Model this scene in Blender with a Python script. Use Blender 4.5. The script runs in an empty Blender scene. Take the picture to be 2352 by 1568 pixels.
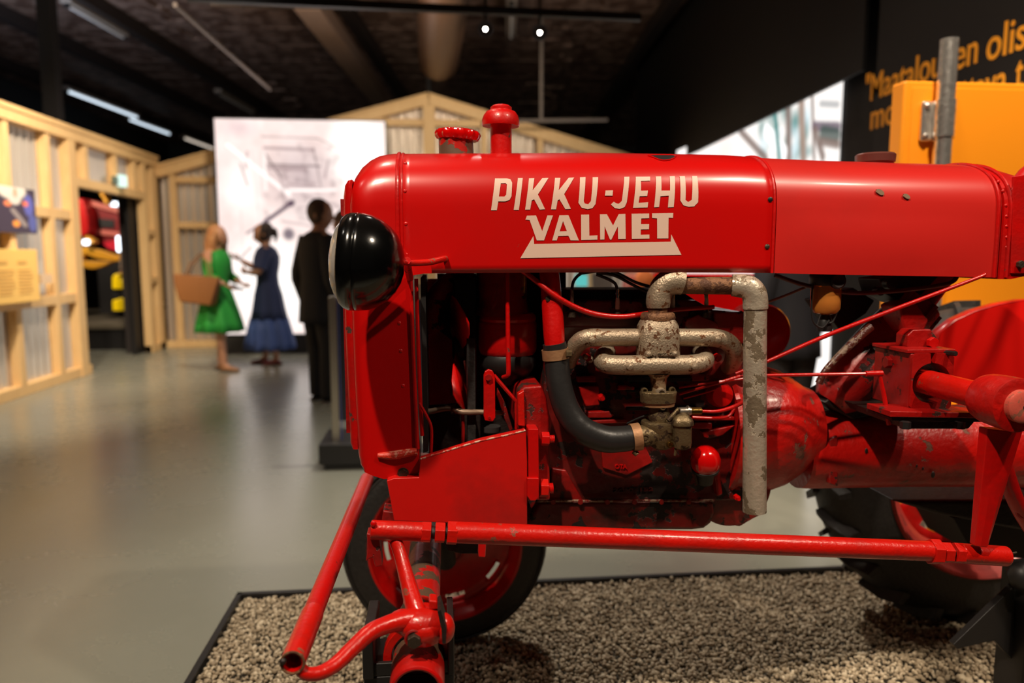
import bpy, bmesh, math, random
import numpy as np
from mathutils import Vector, Matrix
random.seed(7); rng = np.random.default_rng(7)
SC = bpy.context.scene
COL = SC.collection
# ---------------------------------------------------------------- camera
F = 1700.0; CAM = Vector((0, 0, 1.3)); YAW = math.radians(5.74); PITCH = math.radians(6.577)
cd = bpy.data.cameras.new('camera'); co = bpy.data.objects.new('camera', cd); COL.objects.link(co)
cd.sensor_width = 36.0; cd.lens = 36.0 * F / 2352.0; cd.clip_start = 0.05; cd.clip_end = 100
co.location = CAM; co.rotation_euler = (math.pi/2 - PITCH, 0, -YAW)
cd.dof.use_dof = True; cd.dof.focus_distance = 1.52; cd.dof.aperture_fstop = 1.9
SC.camera = co
FWD = Vector((math.sin(YAW)*math.cos(PITCH), math.cos(YAW)*math.cos(PITCH), -math.sin(PITCH)))
RGT = Vector((math.cos(YAW), -math.sin(YAW), 0)); UPV = RGT.cross(FWD)
def ray(px, py): return FWD + RGT*((px-1176)/F) - UPV*((py-784)/F)
def P(px, py, Y): d = ray(px, py); return CAM + d*(Y/d.y)            # point of the plane at depth Y
def G(px, py, z=0.0): d = ray(px, py); return CAM + d*((z-CAM.z)/d.z)  # point at height z
def onX(px, py, X): d = ray(px, py); return CAM + d*(X/d.x)
def proj(p):
    v = Vector(p)-CAM; w = v.dot(FWD); return (1176+F*v.dot(RGT)/w, 784-F*v.dot(UPV)/w)
def M_(rpx, p): return rpx*(Vector(p)-CAM).dot(FWD)/F               # pixels to metres at p
# ---------------------------------------------------------------- view, world
SC.view_settings.view_transform = 'Standard'; SC.view_settings.look = 'None'
SC.view_settings.exposure = 0.0; SC.view_settings.gamma = 1.0
SC.view_settings.use_curve_mapping = False
w = bpy.data.worlds.new('world'); SC.world = w; w.use_nodes = True
w.node_tree.nodes['Background'].inputs[0].default_value = (1, .86, .74, 1)
w.node_tree.nodes['Background'].inputs[1].default_value = 0.008
# ---------------------------------------------------------------- hall lights
WARM = (1, .83, .64); NEUT = (1, .92, .82)
def spot(loc, tgt, power, size=45, blend=.4, rad=.05, col=WARM, name='spot_light'):
    l = bpy.data.lights.new(name, 'SPOT'); l.energy = power; l.spot_size = math.radians(size); l.spot_blend = blend
    l.shadow_soft_size = rad; l.color = col
    o = bpy.data.objects.new(name, l); COL.objects.link(o); o.location = loc
    o.rotation_euler = (Vector(tgt)-Vector(loc)).to_track_quat('-Z', 'Y').to_euler(); return o
def area(loc, tgt, power, sx, sy, col=WARM, name='area_light'):
    l = bpy.data.lights.new(name, 'AREA'); l.shape = 'RECTANGLE'; l.size = sx; l.size_y = sy; l.energy = power; l.color = col
    o = bpy.data.objects.new(name, l); COL.objects.link(o); o.location = loc
    o.rotation_euler = (Vector(tgt)-Vector(loc)).to_track_quat('-Z', 'Y').to_euler(); return o
spot((2.0, 0.0, 4.1), (0.9, 1.7, 1.1), 270, 55, .5, .05)           # key on the tractor from the front right
spot((-0.85, -0.15, 4.15), (0.2, 1.7, 1.0), 560, 55, .5, .05)         # from the front left
spot((2.6, 0.2, 4.0), (1.7, 1.9, .8), 110, 50, .6, .06)
spot((-0.6, 2.9, 4.1), (0.2, 1.85, 1.2), 60, 60, .5, .08)           # from behind, along the top of the bonnet
spot((-1.2, 4.0, 4.1), (-2.5, 4.6, 0), 110, 95, .9, .1, NEUT)
spot((-2.6, 4.6, 3.9), (-3.9, 6.3, 1.4), 850, 75, .9, .1)           # on the timber wall
spot((-2.2, 6.6, 3.9), (-3.9, 8.4, 1.3), 560, 75, .9, .1)
spot((-2.0, 8.2, 3.9), (-3.6, 10.8, 1.2), 200, 75, .9, .1)
spot((-0.5, 8.0, 4.0), (-1.6, 11, 1.6), 80, 70, .9, .1)
spot((1.2, 7.5, 4.0), (0.6, 11, 2.4), 170, 80, .9, .1)
spot((0.4, 4.6, 4.1), (1.0, 4.0, 0), 430, 90, .9, .1, NEUT)         # floor behind the tractor
spot((1.5, 1.2, 4.3), (2.4, 3.05, 1.5), 620, 50, .7, .08)            # orange cabinet
spot((1.6, 2.6, 4.3), (3.0, 3.9, 2.2), 200, 70, .8, .1)             # quotation wall
spot((-2.2, 4.6, 2.9), (-2.6, 6.5, 4.7), 260, 120, 1, .2, WARM)      # added uplights, unseen, to brighten the ceiling
spot((-.6, 6.5, 3.0), (-.5, 9.0, 4.7), 260, 120, 1, .2, WARM)  # added uplight, brightens the ceiling further in
spot((-4.8, 8.8, 2.8), (-4.9, 10.5, 4.7), 230, 110, 1, .2, (.6, .75, 1))  # added cool uplight behind the timber wall
spot((-2.3, 1.4, 4.1), (-2.0, 2.6, 0), 60, 90, .9, .1, NEUT)
spot((2.7, -0.2, 3.9), (1.95, 2.4, .35), 130, 26, .6, .05)
# ---------------------------------------------------------------- materials
MATS = {}
def nmat(name):
    m = bpy.data.materials.new(name); m.use_nodes = True; MATS[name] = m
    nt = m.node_tree; return m, nt, nt.nodes['Principled BSDF']
def N(nt, typ, **kw):
    n = nt.nodes.new(typ)
    for k, v in kw.items():
        if k in n.inputs: n.inputs[k].default_value = v
        else: setattr(n, k, v)
    return n
def rgba(c): return (c[0], c[1], c[2], 1)
def plain(name, col, rough=.5, metal=0, spec=.5, bump=0, scale=60, coat=0, var=0):
    m, nt, b = nmat(name)
    b.inputs['Base Color'].default_value = rgba(col); b.inputs['Roughness'].default_value = rough
    b.inputs['Metallic'].default_value = metal; b.inputs['Specular IOR Level'].default_value = spec
    b.inputs['Coat Weight'].default_value = coat
    if bump or var:
        tc = N(nt, 'ShaderNodeTexCoord'); nz = N(nt, 'ShaderNodeTexNoise', Scale=scale, Detail=4.0)
        nt.links.new(tc.outputs['Object'], nz.inputs['Vector'])
    if bump:
        bp = N(nt, 'ShaderNodeBump', Strength=bump, Distance=.01)
        nt.links.new(nz.outputs[0], bp.inputs['Height']); nt.links.new(bp.outputs[0], b.inputs['Normal'])
    if var:
        mx = N(nt, 'ShaderNodeMix', data_type='RGBA', blend_type='MULTIPLY'); mx.inputs[0].default_value = 1
        rp = N(nt, 'ShaderNodeMapRange'); rp.inputs[1].default_value = .3; rp.inputs[2].default_value = .7
        rp.inputs[3].default_value = 1-var; rp.inputs[4].default_value = 1+var
        nt.links.new(nz.outputs[0], rp.inputs[0]); mx.inputs[6].default_value = rgba(col)
        nt.links.new(rp.outputs[0], mx.inputs[7]); nt.links.new(mx.outputs[2], b.inputs['Base Color'])
    return m
def worn(name, col, chip, amt, rough=.32, scale=18, bump=.1, dirt=.0, dirtcol=(.02, .006, .004), coat=.2, rough2=.6, dscale=5, metal=0, bscale=None):
    """paint with chips showing another colour, and dirt patches"""
    m, nt, b = nmat(name); L = nt.links.new
    tc = N(nt, 'ShaderNodeTexCoord')
    n1 = N(nt, 'ShaderNodeTexNoise', Scale=float(scale), Detail=6.0, Roughness=.62)
    n2 = N(nt, 'ShaderNodeTexNoise', Scale=float(dscale), Detail=5.0, Roughness=.6)
    n3 = N(nt, 'ShaderNodeTexNoise', Scale=float(bscale or scale*4), Detail=3.0)
    for n in (n1, n2, n3): L(tc.outputs['Object'], n.inputs['Vector'])
    r1 = N(nt, 'ShaderNodeMapRange'); r1.inputs[1].default_value = 1-amt; r1.inputs[2].default_value = 1-amt+.015
    L(n1.outputs[0], r1.inputs[0])
    r2 = N(nt, 'ShaderNodeMapRange'); r2.inputs[1].default_value = .5; r2.inputs[2].default_value = .72; r2.inputs[4].default_value = dirt
    L(n2.outputs[0], r2.inputs[0])
    mA = N(nt, 'ShaderNodeMix', data_type='RGBA'); mA.inputs[6].default_value = rgba(col); mA.inputs[7].default_value = rgba(dirtcol)
    L(r2.outputs[0], mA.inputs[0])
    mB = N(nt, 'ShaderNodeMix', data_type='RGBA'); mB.inputs[7].default_value = rgba(chip)
    L(r1.outputs[0], mB.inputs[0]); L(mA.outputs[2], mB.inputs[6]); L(mB.outputs[2], b.inputs['Base Color'])
    mr = N(nt, 'ShaderNodeMix'); mr.inputs[2].default_value = rough; mr.inputs[3].default_value = rough2
    ad = N(nt, 'ShaderNodeMath', operation='MAXIMUM'); L(r1.outputs[0], ad.inputs[0]); L(r2.outputs[0], ad.inputs[1])
    L(ad.outputs[0], mr.inputs[0]); L(mr.outputs[0], b.inputs['Roughness'])
    ah = N(nt, 'ShaderNodeMath', operation='MULTIPLY_ADD'); ah.inputs[1].default_value = -.8
    L(r1.outputs[0], ah.inputs[0]); L(n3.outputs[0], ah.inputs[2])
    bp = N(nt, 'ShaderNodeBump', Strength=bump, Distance=.004); L(ah.outputs[0], bp.inputs['Height']); L(bp.outputs[0], b.inputs['Normal'])
    b.inputs['Coat Weight'].default_value = coat; b.inputs['Coat Roughness'].default_value = .15
    b.inputs['Metallic'].default_value = metal
    return m
def emit(name, col, s):
    m, nt, b = nmat(name); b.inputs['Base Color'].default_value = (0, 0, 0, 1)
    b.inputs['Emission Color'].default_value = rgba(col); b.inputs['Emission Strength'].default_value = s; return m
def vcol_mat(name, strength=0, rough=.6):
    m, nt, b = nmat(name); a = N(nt, 'ShaderNodeVertexColor', layer_name='col')
    if strength:
        b.inputs['Base Color'].default_value = (.0, .0, .0, 1); nt.links.new(a.outputs[0], b.inputs['Emission Color']); b.inputs['Emission Strength'].default_value = strength
    else: nt.links.new(a.outputs[0], b.inputs['Base Color'])
    b.inputs['Roughness'].default_value = rough; return m
RED = (.54, .0018, .0012)
red_smooth = worn('red_bonnet_paint', RED, (.10, .05, .025), .275, rough=.30, scale=9, bump=.05, dirt=.10, dscale=3, coat=.35, bscale=5)
red = worn('red_paint', RED, (.07, .03, .02), .33, rough=.35, scale=22, bump=.25, dirt=.35, dscale=7)
red_rough = worn('thick_red_paint', (.48, .004, .002), (.16, .05, .03), .36, rough=.38, scale=16, bump=.6, dirt=.55, dscale=8)
red_orange = worn('red_link_paint', (.58, .007, .003), (.25, .06, .03), .36, rough=.30, scale=30, bump=.25, dirt=.25, dscale=14)
red_shade = worn('shaded_red_paint', (.34, .003, .002), (.05, .015, .01), .40, rough=.40, scale=18, bump=.5, dirt=.75, dscale=9)  # red darkened for the shade on engine and steering parts, plus dirt
red_dark = worn('dark_red_paint', (.30, .004, .003), (.03, .008, .006), .42, rough=.42, scale=14, bump=.5, dirt=.85, dscale=9)  # darker red with dirt patches and near-black chips
red_gloss = plain('glossy_red_enamel', (.54, .002, .002), .14, coat=.5, bump=.05, scale=25)
axle_mat = worn('worn_axle_paint', (.50, .008, .005), (.10, .055, .03), .50, rough=.35, scale=13, bump=.35, dirt=.3)
black_gloss = worn('black_lamp_enamel', (.002, .002, .002), (.35, .30, .22), .235, rough=.16, scale=42, bump=.03, coat=.4)
rubber = plain('black_rubber', (.018, .016, .015), .55, bump=.2, scale=90, var=.3)
hose_m = plain('grey_rubber_hose', (.018, .017, .017), .36, bump=.08, scale=60)
black = plain('black_steel', (.012, .011, .011), .45, bump=.05)
dark = plain('dark_grease_and_shade', (.012, .006, .005), .55, bump=.3, var=.4)  # near-black for greasy parts, and for sheets that stand for shade
silver = worn('aluminium_paint', (.42, .33, .235), (.16, .06, .02), .41, rough=.36, scale=60, bump=.45, dirt=.35, dirtcol=(.14, .08, .04), dscale=9, metal=.55, coat=0)
rust = worn('rusty_pipe', (.22, .10, .045), (.10, .04, .02), .5, rough=.6, scale=50, bump=.6, dirt=.4, metal=.3, coat=0)
pipe_m = worn('flaking_silver_pipe', (.54, .46, .36), (.21, .16, .105), .47, rough=.34, scale=24, bump=.5, dirt=.25, dirtcol=(.30, .24, .17), dscale=20, metal=.45, coat=0)
pot = worn('pot_metal', (.17, .12, .06), (.06, .035, .02), .45, rough=.42, scale=40, bump=.4, dirt=.5, metal=.6, coat=0)
brass = plain('brass', (.45, .27, .07), .3, 1, bump=.1)
tan = plain('clamp_band', (.42, .22, .11), .45, .4, bump=.2)
steel = plain('bright_steel', (.5, .44, .38), .3, .9, bump=.1)
bolt_m = plain('oxidised_bolt', (.07, .05, .035), .4, .6, bump=.3, scale=200)
porcelain = plain('porcelain', (.6, .5, .42), .25)
paint_white = worn('cream_lettering_paint', (.74, .52, .42), (.60, .25, .18), .24, rough=.42, scale=30, bump=.03, coat=.1)
galv = plain('galvanised_steel', (.88, .85, .80), .25, .88, bump=.25, scale=45, var=.15)
orange = plain('orange_lacquer', (1.0, .33, .010), .42, bump=.02)
glass_m, nt_, b_ = nmat('lamp_glass'); b_.inputs['Base Color'].default_value = (1, .93, .85, 1); b_.inputs['Roughness'].default_value = .08
b_.inputs['Transmission Weight'].default_value = .7; b_.inputs['IOR'].default_value = 1.45
amber, nt_, b_ = nmat('amber_glass'); b_.inputs['Base Color'].default_value = (.75, .28, .05, 1); b_.inputs['Roughness'].default_value = .1
b_.inputs['Transmission Weight'].default_value = .45; b_.inputs['IOR'].default_value = 1.3
def wood_mat(name, c1, c2):
    m, nt, b = nmat(name); L = nt.links.new
    tc = N(nt, 'ShaderNodeTexCoord'); nz = N(nt, 'ShaderNodeTexNoise', Scale=6.0, Detail=5.0, Distortion=1.2)
    mp = N(nt, 'ShaderNodeMapping'); mp.inputs['Scale'].default_value = (3, 3, .6)
    L(tc.outputs['Object'], mp.inputs[0]); L(mp.outputs[0], nz.inputs['Vector'])
    mx = N(nt, 'ShaderNodeMix', data_type='RGBA'); mx.inputs[6].default_value = rgba(c1); mx.inputs[7].default_value = rgba(c2)
    L(nz.outputs[0], mx.inputs[0]); L(mx.outputs[2], b.inputs['Base Color']); b.inputs['Roughness'].default_value = .55; return m
wood = wood_mat('pine_stud', (.80, .56, .27), (.64, .39, .16))
corr = plain('corrugated_zinc', (.78, .70, .60), .30, .72)
ceil_m = worn('stained_ceiling_boards', (.10, .055, .038), (.20, .13, .10), .50, rough=.55, scale=4, bump=.3, dirt=.5, coat=0)
black_wall = plain('matt_black_wall', (.007, .006, .006), .6, bump=.05)
floor_m, nt_, b_ = nmat('polished_floor')
tc_ = N(nt_, 'ShaderNodeTexCoord'); nz_ = N(nt_, 'ShaderNodeTexNoise', Scale=1.3, Detail=8.0, Roughness=.6)
nt_.links.new(tc_.outputs['Object'], nz_.inputs['Vector'])
mx_ = N(nt_, 'ShaderNodeMix', data_type='RGBA'); mx_.inputs[6].default_value = (.20, .20, .155, 1); mx_.inputs[7].default_value = (.28, .285, .235, 1)
nt_.links.new(nz_.outputs[0], mx_.inputs[0]); nt_.links.new(mx_.outputs[2], b_.inputs['Base Color'])
rr_ = N(nt_, 'ShaderNodeMapRange'); rr_.inputs[3].default_value = .2; rr_.inputs[4].default_value = .34
nt_.links.new(nz_.outputs[0], rr_.inputs[0]); nt_.links.new(rr_.outputs[0], b_.inputs['Roughness'])
b_.inputs['Specular IOR Level'].default_value = .8
# ---------------------------------------------------------------- mesh helpers
class MB:
    def __init__(s): s.v = []; s.f = []
    def add(s, vs, fs):
        k = len(s.v); s.v += [Vector(v) for v in vs]; s.f += [[i+k for i in f] for f in fs]; return s
    def box(s, a, b):
        x0, y0, z0 = a; x1, y1, z1 = b
        return s.add([(x0,y0,z0),(x1,y0,z0),(x1,y1,z0),(x0,y1,z0),(x0,y0,z1),(x1,y0,z1),(x1,y1,z1),(x0,y1,z1)],
              [(0,3,2,1),(4,5,6,7),(0,1,5,4),(1,2,6,5),(2,3,7,6),(3,0,4,7)])
    def beam(s, p, q, a, b, up=(0, 0, 1)):                       # rectangular bar from p to q, a wide, b deep
        p = Vector(p); q = Vector(q); d = (q-p).normalized(); u = Vector(up)
        if abs(d.dot(u)) > .95: u = Vector((0, 1, 0))
        x = d.cross(u).normalized(); y = x.cross(d)
        vs = [e + x*sx*a/2 + y*sy*b/2 for e in (p, q) for sx, sy in ((-1,-1),(1,-1),(1,1),(-1,1))]
        return s.add(vs, [(3,2,1,0),(4,5,6,7),(0,1,5,4),(1,2,6,5),(2,3,7,6),(3,0,4,7)])
    def tube(s, pts, r, n=16, caps=True, inner=None, ell=1.0, upv=None):
        pts = [Vector(p) for p in pts]; m = len(pts)
        rs = r if isinstance(r, (list, tuple)) else [r]*m
        t0 = (pts[1]-pts[0]).normalized(); u = Vector(upv) if upv else (Vector((0,0,1)) if abs(t0.z) < .9 else Vector((0,1,0)))
        x = (u - t0*u.dot(t0)).normalized(); rings = []
        for i in range(m):
            t = (pts[min(i+1, m-1)]-pts[max(i-1, 0)]).normalized()
            x = (x - t*x.dot(t)).normalized(); y = t.cross(x)
            rings.append((pts[i], x.copy(), y.copy()))
        vs = []; fs = []
        for (c, x, y), rr in zip(rings, rs):
            for k in range(n):
                a = 2*math.pi*k/n; vs.append(c + x*math.cos(a)*rr + y*math.sin(a)*rr*ell)
        for i in range(m-1):
            for k in range(n): fs.append((i*n+k, i*n+(k+1)%n, (i+1)*n+(k+1)%n, (i+1)*n+k))
        if inner:                                                # open pipe with wall thickness
            q = len(vs)
            for (c, x, y), rr in zip(rings, rs):
                for k in range(n):
                    a = 2*math.pi*k/n; vs.append(c + x*math.cos(a)*rr*inner + y*math.sin(a)*rr*ell*inner)
            for i in range(m-1):
                for k in range(n): fs.append((q+i*n+k, q+(i+1)*n+k, q+(i+1)*n+(k+1)%n, q+i*n+(k+1)%n))
            for e in (0, m-1):
                for k in range(n):
                    f = (e*n+k, e*n+(k+1)%n, q+e*n+(k+1)%n, q+e*n+k); fs.append(f if e else f[::-1])
        elif caps: fs.append(tuple(range(n-1, -1, -1))); fs.append(tuple((m-1)*n+k for k in range(n)))
        return s.add(vs, fs)
    def lathe(s, o, axis, prof, n=32, closed=False):             # prof: (distance along axis, radius)
        o = Vector(o); t = Vector(axis).normalized(); u = Vector((0,0,1)) if abs(t.z) < .9 else Vector((0,1,0))
        x = (u-t*u.dot(t)).normalized(); y = t.cross(x); vs = []; fs = []; m = len(prof)
        for a_, r_ in prof:
            for k in range(n):
                a = 2*math.pi*k/n; vs.append(o + t*a_ + (x*math.cos(a)+y*math.sin(a))*max(r_, 1e-5))
        for i in range(m if closed else m-1):
            j = (i+1) % m
            for k in range(n): fs.append((i*n+k, i*n+(k+1)%n, j*n+(k+1)%n, j*n+k))
        if not closed: fs.append(tuple(range(n-1, -1, -1))); fs.append(tuple((m-1)*n+k for k in range(n)))
        return s.add(vs, fs)
    def torus(s, c, axis, R, r, n=40, k=10): return s.lathe(c, axis, [(r*math.sin(2*math.pi*i/k), R+r*math.cos(2*math.pi*i/k)) for i in range(k)], n, True)
    def ball(s, c, r, sc=(1,1,1), n=16, m=10, rot=None):
        vs = []; fs = []
        for i in range(m+1):
            th = math.pi*i/m
            for k in range(n):
                a = 2*math.pi*k/n; v = Vector((math.sin(th)*math.cos(a)*sc[0], math.sin(th)*math.sin(a)*sc[1], math.cos(th)*sc[2]))*r
                if rot: v = rot @ v
                vs.append(Vector(c)+v)
        for i in range(m):
            for k in range(n): fs.append((i*n+k, (i+1)*n+k, (i+1)*n+(k+1)%n, i*n+(k+1)%n))
        return s.add(vs, fs)
    def prism(s, pts, vec):
        pts = [Vector(p) for p in pts]; n = len(pts); vec = Vector(vec)
        return s.add(pts+[p+vec for p in pts], [tuple(range(n)), tuple(range(2*n-1, n-1, -1))]+[(i, n+i, n+(i+1)%n, (i+1)%n) for i in range(n)])
    def slab(s, px, Y0, Y1):                                     # outline on the plane Y0, straight back to Y1
        return s.prism([P(a, b, Y0) for a, b in px], (0, Y1-Y0, 0))
    def hexn(s, p, q, r): return s.tube([p, q], r, 6)
OFF = {}
def link(o, parent):
    COL.objects.link(o)
    if parent is not None: o.parent = parent
def build(mb, name, mat, parent=None, smooth=35, bevel=0, seg=2, sub=0):
    me = bpy.data.meshes.new(name)
    if parent is not None: off = OFF[parent.name]
    else:
        vs = mb.v; off = Vector(((min(v.x for v in vs)+max(v.x for v in vs))/2, (min(v.y for v in vs)+max(v.y for v in vs))/2, min(v.z for v in vs)))
    me.from_pydata([tuple(v-off) for v in mb.v], [], mb.f); me.materials.append(mat)
    bm = bmesh.new(); bm.from_mesh(me); bmesh.ops.remove_doubles(bm, verts=bm.verts, dist=2e-5)
    bmesh.ops.recalc_face_normals(bm, faces=bm.faces); bm.to_mesh(me); bm.free()
    if smooth:
        me.shade_smooth(); me.set_sharp_from_angle(angle=math.radians(smooth))
    o = bpy.data.objects.new(name, me); link(o, parent)
    if parent is None: o.location = off
    OFF[o.name] = off
    if bevel:
        b = o.modifiers.new('bevel', 'BEVEL'); b.width = bevel; b.segments = seg; b.limit_method = 'ANGLE'; b.angle_limit = math.radians(40); b.harden_normals = True
    if sub: s_ = o.modifiers.new('sub', 'SUBSURF'); s_.levels = sub; s_.render_levels = sub
    return o
def empty(name, loc, label, cat, group=None, kind=None):
    o = bpy.data.objects.new(name, None); COL.objects.link(o); o.location = loc; OFF[o.name] = Vector(loc); o.empty_display_size = .1
    return tag(o, label, cat, group, kind)
def tag(o, label=None, cat=None, group=None, kind=None):
    if label: o['label'] = label
    if cat: o['category'] = cat
    if group: o['group'] = group
    if kind: o['kind'] = kind
    return o
def cr(pts, n=6):                                                # Catmull-Rom through tuples of any length
    p = [np.array(q, float) for q in pts]; p = [2*p[0]-p[1]]+p+[2*p[-1]-p[-2]]; out = []
    for i in range(1, len(p)-2):
        for k in range(n):
            t = k/n; out.append(.5*((2*p[i])+(-p[i-1]+p[i+1])*t+(2*p[i-1]-5*p[i]+4*p[i+1]-p[i+2])*t*t+(-p[i-1]+3*p[i]-3*p[i+1]+p[i+2])*t**3))
    out.append(p[-2]); return out
def T(mb, pts, n=16, k=6, smooth=True, **kw):                    # pts: (px, py, Y, radius in px); radius -> metres there
    q = cr(pts, k) if smooth and len(pts) > 2 else [np.array(p, float) for p in pts]
    W = [P(a[0], a[1], a[2]) for a in q]; return mb.tube(W, [M_(a[3], w_) for a, w_ in zip(q, W)], n, **kw)
def raster_panel(name, mat, o, ux, uy, img, parent=None):        # img[h,w,3] row 0 at the top; a flat print
    h, w_ = img.shape[:2]; mb_v = []; o = Vector(o); ux = Vector(ux); uy = Vector(uy)
    off = OFF[parent.name] if parent is not None else o
    for j in range(h):
        for i in range(w_): mb_v.append(tuple(o+ux*(i/(w_-1))+uy*(1-j/(h-1))-off))
    fs = [(j*w_+i, (j+1)*w_+i, (j+1)*w_+i+1, j*w_+i+1) for j in range(h-1) for i in range(w_-1)]
    me = bpy.data.meshes.new(name); me.from_pydata(mb_v, [], fs); me.materials.append(mat)
    ca = me.color_attributes.new('col', 'FLOAT_COLOR', 'POINT'); c4 = np.ones((h*w_, 4), np.float32); c4[:, :3] = img.reshape(-1, 3)
    ca.data.foreach_set('color', c4.ravel()); ob = bpy.data.objects.new(name, me); link(ob, parent)
    if parent is None: ob.location = off
    OFF[ob.name] = off; return ob
def text_mesh(body, size, depth=.004, bold=0, spacing=1.0, shear=0):
    cu = bpy.data.curves.new('t', 'FONT'); cu.body = body; cu.size = size; cu.extrude = depth/2; cu.offset = bold; cu.space_character = spacing; cu.shear = shear
    ob = bpy.data.objects.new('t', cu); COL.objects.link(ob); bpy.context.view_layer.update()
    me = bpy.data.meshes.new_from_object(ob); COL.objects.unlink(ob); bpy.data.objects.remove(ob)
    vs = [v.co.copy() for v in me.vertices]; fs = [tuple(p.vertices) for p in me.polygons]; bpy.data.meshes.remove(me); return vs, fs
def place_text(mb, body, size, o, ux, uy, width=None, **kw):
    vs, fs = text_mesh(body, size, **kw); o = Vector(o); ux = Vector(ux).normalized(); uy = Vector(uy).normalized(); uz = ux.cross(uy)
    x0 = min(v.x for v in vs); x1 = max(v.x for v in vs); s = width/(x1-x0) if width else 1
    mb.add([o+ux*((v.x-x0)*s)+uy*v.y+uz*v.z for v in vs], fs)
def lerp(a, b, t): return a+(b-a)*t
def interp(xs, ys, x): return float(np.interp(x, xs, ys))
# ================================================================ ROOM
floor = tag(build(MB().box((-9, -3, -.1), (7, 22, 0)), 'floor', floor_m, smooth=0), kind='structure')
XW = -3.85
# ---- ceiling, its boards run across the hall; the structure of the hall is turned a little against the exhibition walls
CA = math.radians(-5.3); ex = Vector((math.cos(CA), math.sin(CA), 0)); ey = Vector((-math.sin(CA), math.cos(CA), 0)); ZC = 4.7
def cpt(u, v, z=ZC): p = ex*u+ey*v; return Vector((p.x, p.y, z))
def cbox(mb, u0, v0, z0, u1, v1, z1):
    return mb.add([cpt(u, v, z) for z in (z0, z1) for u, v in ((u0,v0),(u1,v0),(u1,v1),(u0,v1))],
        [(0,3,2,1),(4,5,6,7),(0,1,5,4),(1,2,6,5),(2,3,7,6),(3,0,4,7)])
ceil = tag(build(cbox(MB(), -11, -4, ZC, 9, 24, ZC+.1), 'ceiling', ceil_m, smooth=0), kind='structure')
for i in range(70):
    v = 2.2+i*.3; z = ZC-.03-.012*rng.random()
    for (u0, u1) in ((-10, -5.1+rng.random()*.6), (-4.45, 0.2+rng.random()), (1.3, 5.5)):
        build(cbox(MB(), u0, v, z, u1, v+.285, ZC+.002), 'ceiling_board', ceil_m, ceil, smooth=0)
beam_m = plain('ceiling_beam_paint', (.022, .016, .014), .5)
for u in [(lambda g: Vector((g.x, g.y, 0)).dot(ex))(G(px_, 60, 4.5)) for px_ in (-260, 30, 268, 800, 1500, 1900)]:
    build(cbox(MB(), u, -2, ZC-.22, u+.16, 22, ZC-.03), 'ceiling_beam', beam_m, ceil, smooth=0)
tag(build(MB().box((-9, 24, 0), (7, 24.1, 4.75)), 'wall_back', black_wall, smooth=0), kind='structure')
tag(build(MB().box((-8.2, -3, 0), (-8.1, 24, 4.75)), 'wall_outer', black_wall, smooth=0), kind='structure')
# fluorescent battens, unlit, fixed along the beams
batten_m = plain('batten_housing', (.30, .25, .21), .35); tube_m = plain('unlit_tube_glass', (.72, .70, .68), .2)
tube_lit = emit('lit_tube', (1, .86, .72), .9); tube_blue = emit('cool_lit_tube', (.75, .88, 1), 1.6)
def batten(u, v, ln, tm, label, z=ZC-.26, group='fluorescent battens along the ceiling'):
    c = cpt(u, v+ln/2, z); t = empty('ceiling_batten', c, label, 'ceiling light', group)
    build(cbox(MB(), u-.07, v, z, u+.07, v+ln, z+.07), 'housing', batten_m, t, smooth=0, bevel=.01)
    build(MB().tube([cpt(u, v+.05, z-.025), cpt(u, v+ln-.05, z-.025)], .02, 10), 'tube', tm, t)
    for e in (v+.03, v+ln-.03): build(cbox(MB(), u-.03, e-.02, z-.05, u+.03, e+.02, z+.01), 'tube_holder', black, t, smooth=0)
def bat(p, q, tm, label):
    a = G(*p, 4.44); b = G(*q, 4.44); ua = Vector((a.x, a.y, 0)).dot(ex); va = Vector((a.x, a.y, 0)).dot(ey); vb = Vector((b.x, b.y, 0)).dot(ey); batten(ua, va, vb-va, tm, label)
bat((150, 6), (285, 84), tube_m, 'long unlit ceiling batten at the upper left, the nearest one')
bat((500, 212), (575, 258), tube_m, 'unlit ceiling batten above and left of the glowing picture wall')
bat((150, 205), (262, 268), tube_blue, 'cool lit ceiling batten just right of the black post')
bat((292, 270), (372, 306), tube_blue, 'bluish lit ceiling batten behind the timber wall')
bat((420, 314), (484, 341), tube_lit, 'warm lit ceiling batten left of the glowing picture wall')
bat((1175, 2), (1175, 84), tube_m, 'pale unlit batten between the two bright spotlights')
# wide duct with warm sheen
duct_m = plain('sheet_metal_duct', (.11, .055, .030), .42, .4, bump=.05, scale=3)
d = MB(); q0, q1 = G(705, 2, 4.2), G(880, 236, 4.2)
d.beam(q0, q1, .30, .2); tag(build(d, 'cable_tray', plain('tray_metal', (.35, .24, .18), .4, .5), smooth=0), 'wide grey cable tray running away under the ceiling, left of the gable', 'cable tray')
d = MB(); d.tube([Vector((.15, 5.6, 3.95)), Vector((.05, 10.5, 3.95))], .27, 24); tag(build(d, 'air_duct', duct_m), 'round brown air duct under the ceiling behind the left spotlight', 'duct')
def cond(pts, r, label, mat=None):
    o = build(MB().tube([Vector(p) for p in pts], r, 8), 'conduit', mat or plain('conduit_grey', (.16, .12, .10), .4), None); tag(o, label, 'pipe'); return o
a_, b2 = onX(402, 11, -2.05), onX(620, 205, -2.05)
cond([P(402, 11, 5.8), P(505, 105, 7.0), P(620, 205, 9.3)], .018, 'thin pale conduit running away under the dark ceiling')
cond([P(485, 8, 5.6), P(880, 18, 5.5)], .02, 'thin conduit crossing the ceiling near the top edge')
hp_ = empty('hanging_pipe', P(1243, 280, 10.6), 'thin pipe hanging right of the gable peak with a horizontal arm', 'pipe')
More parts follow.
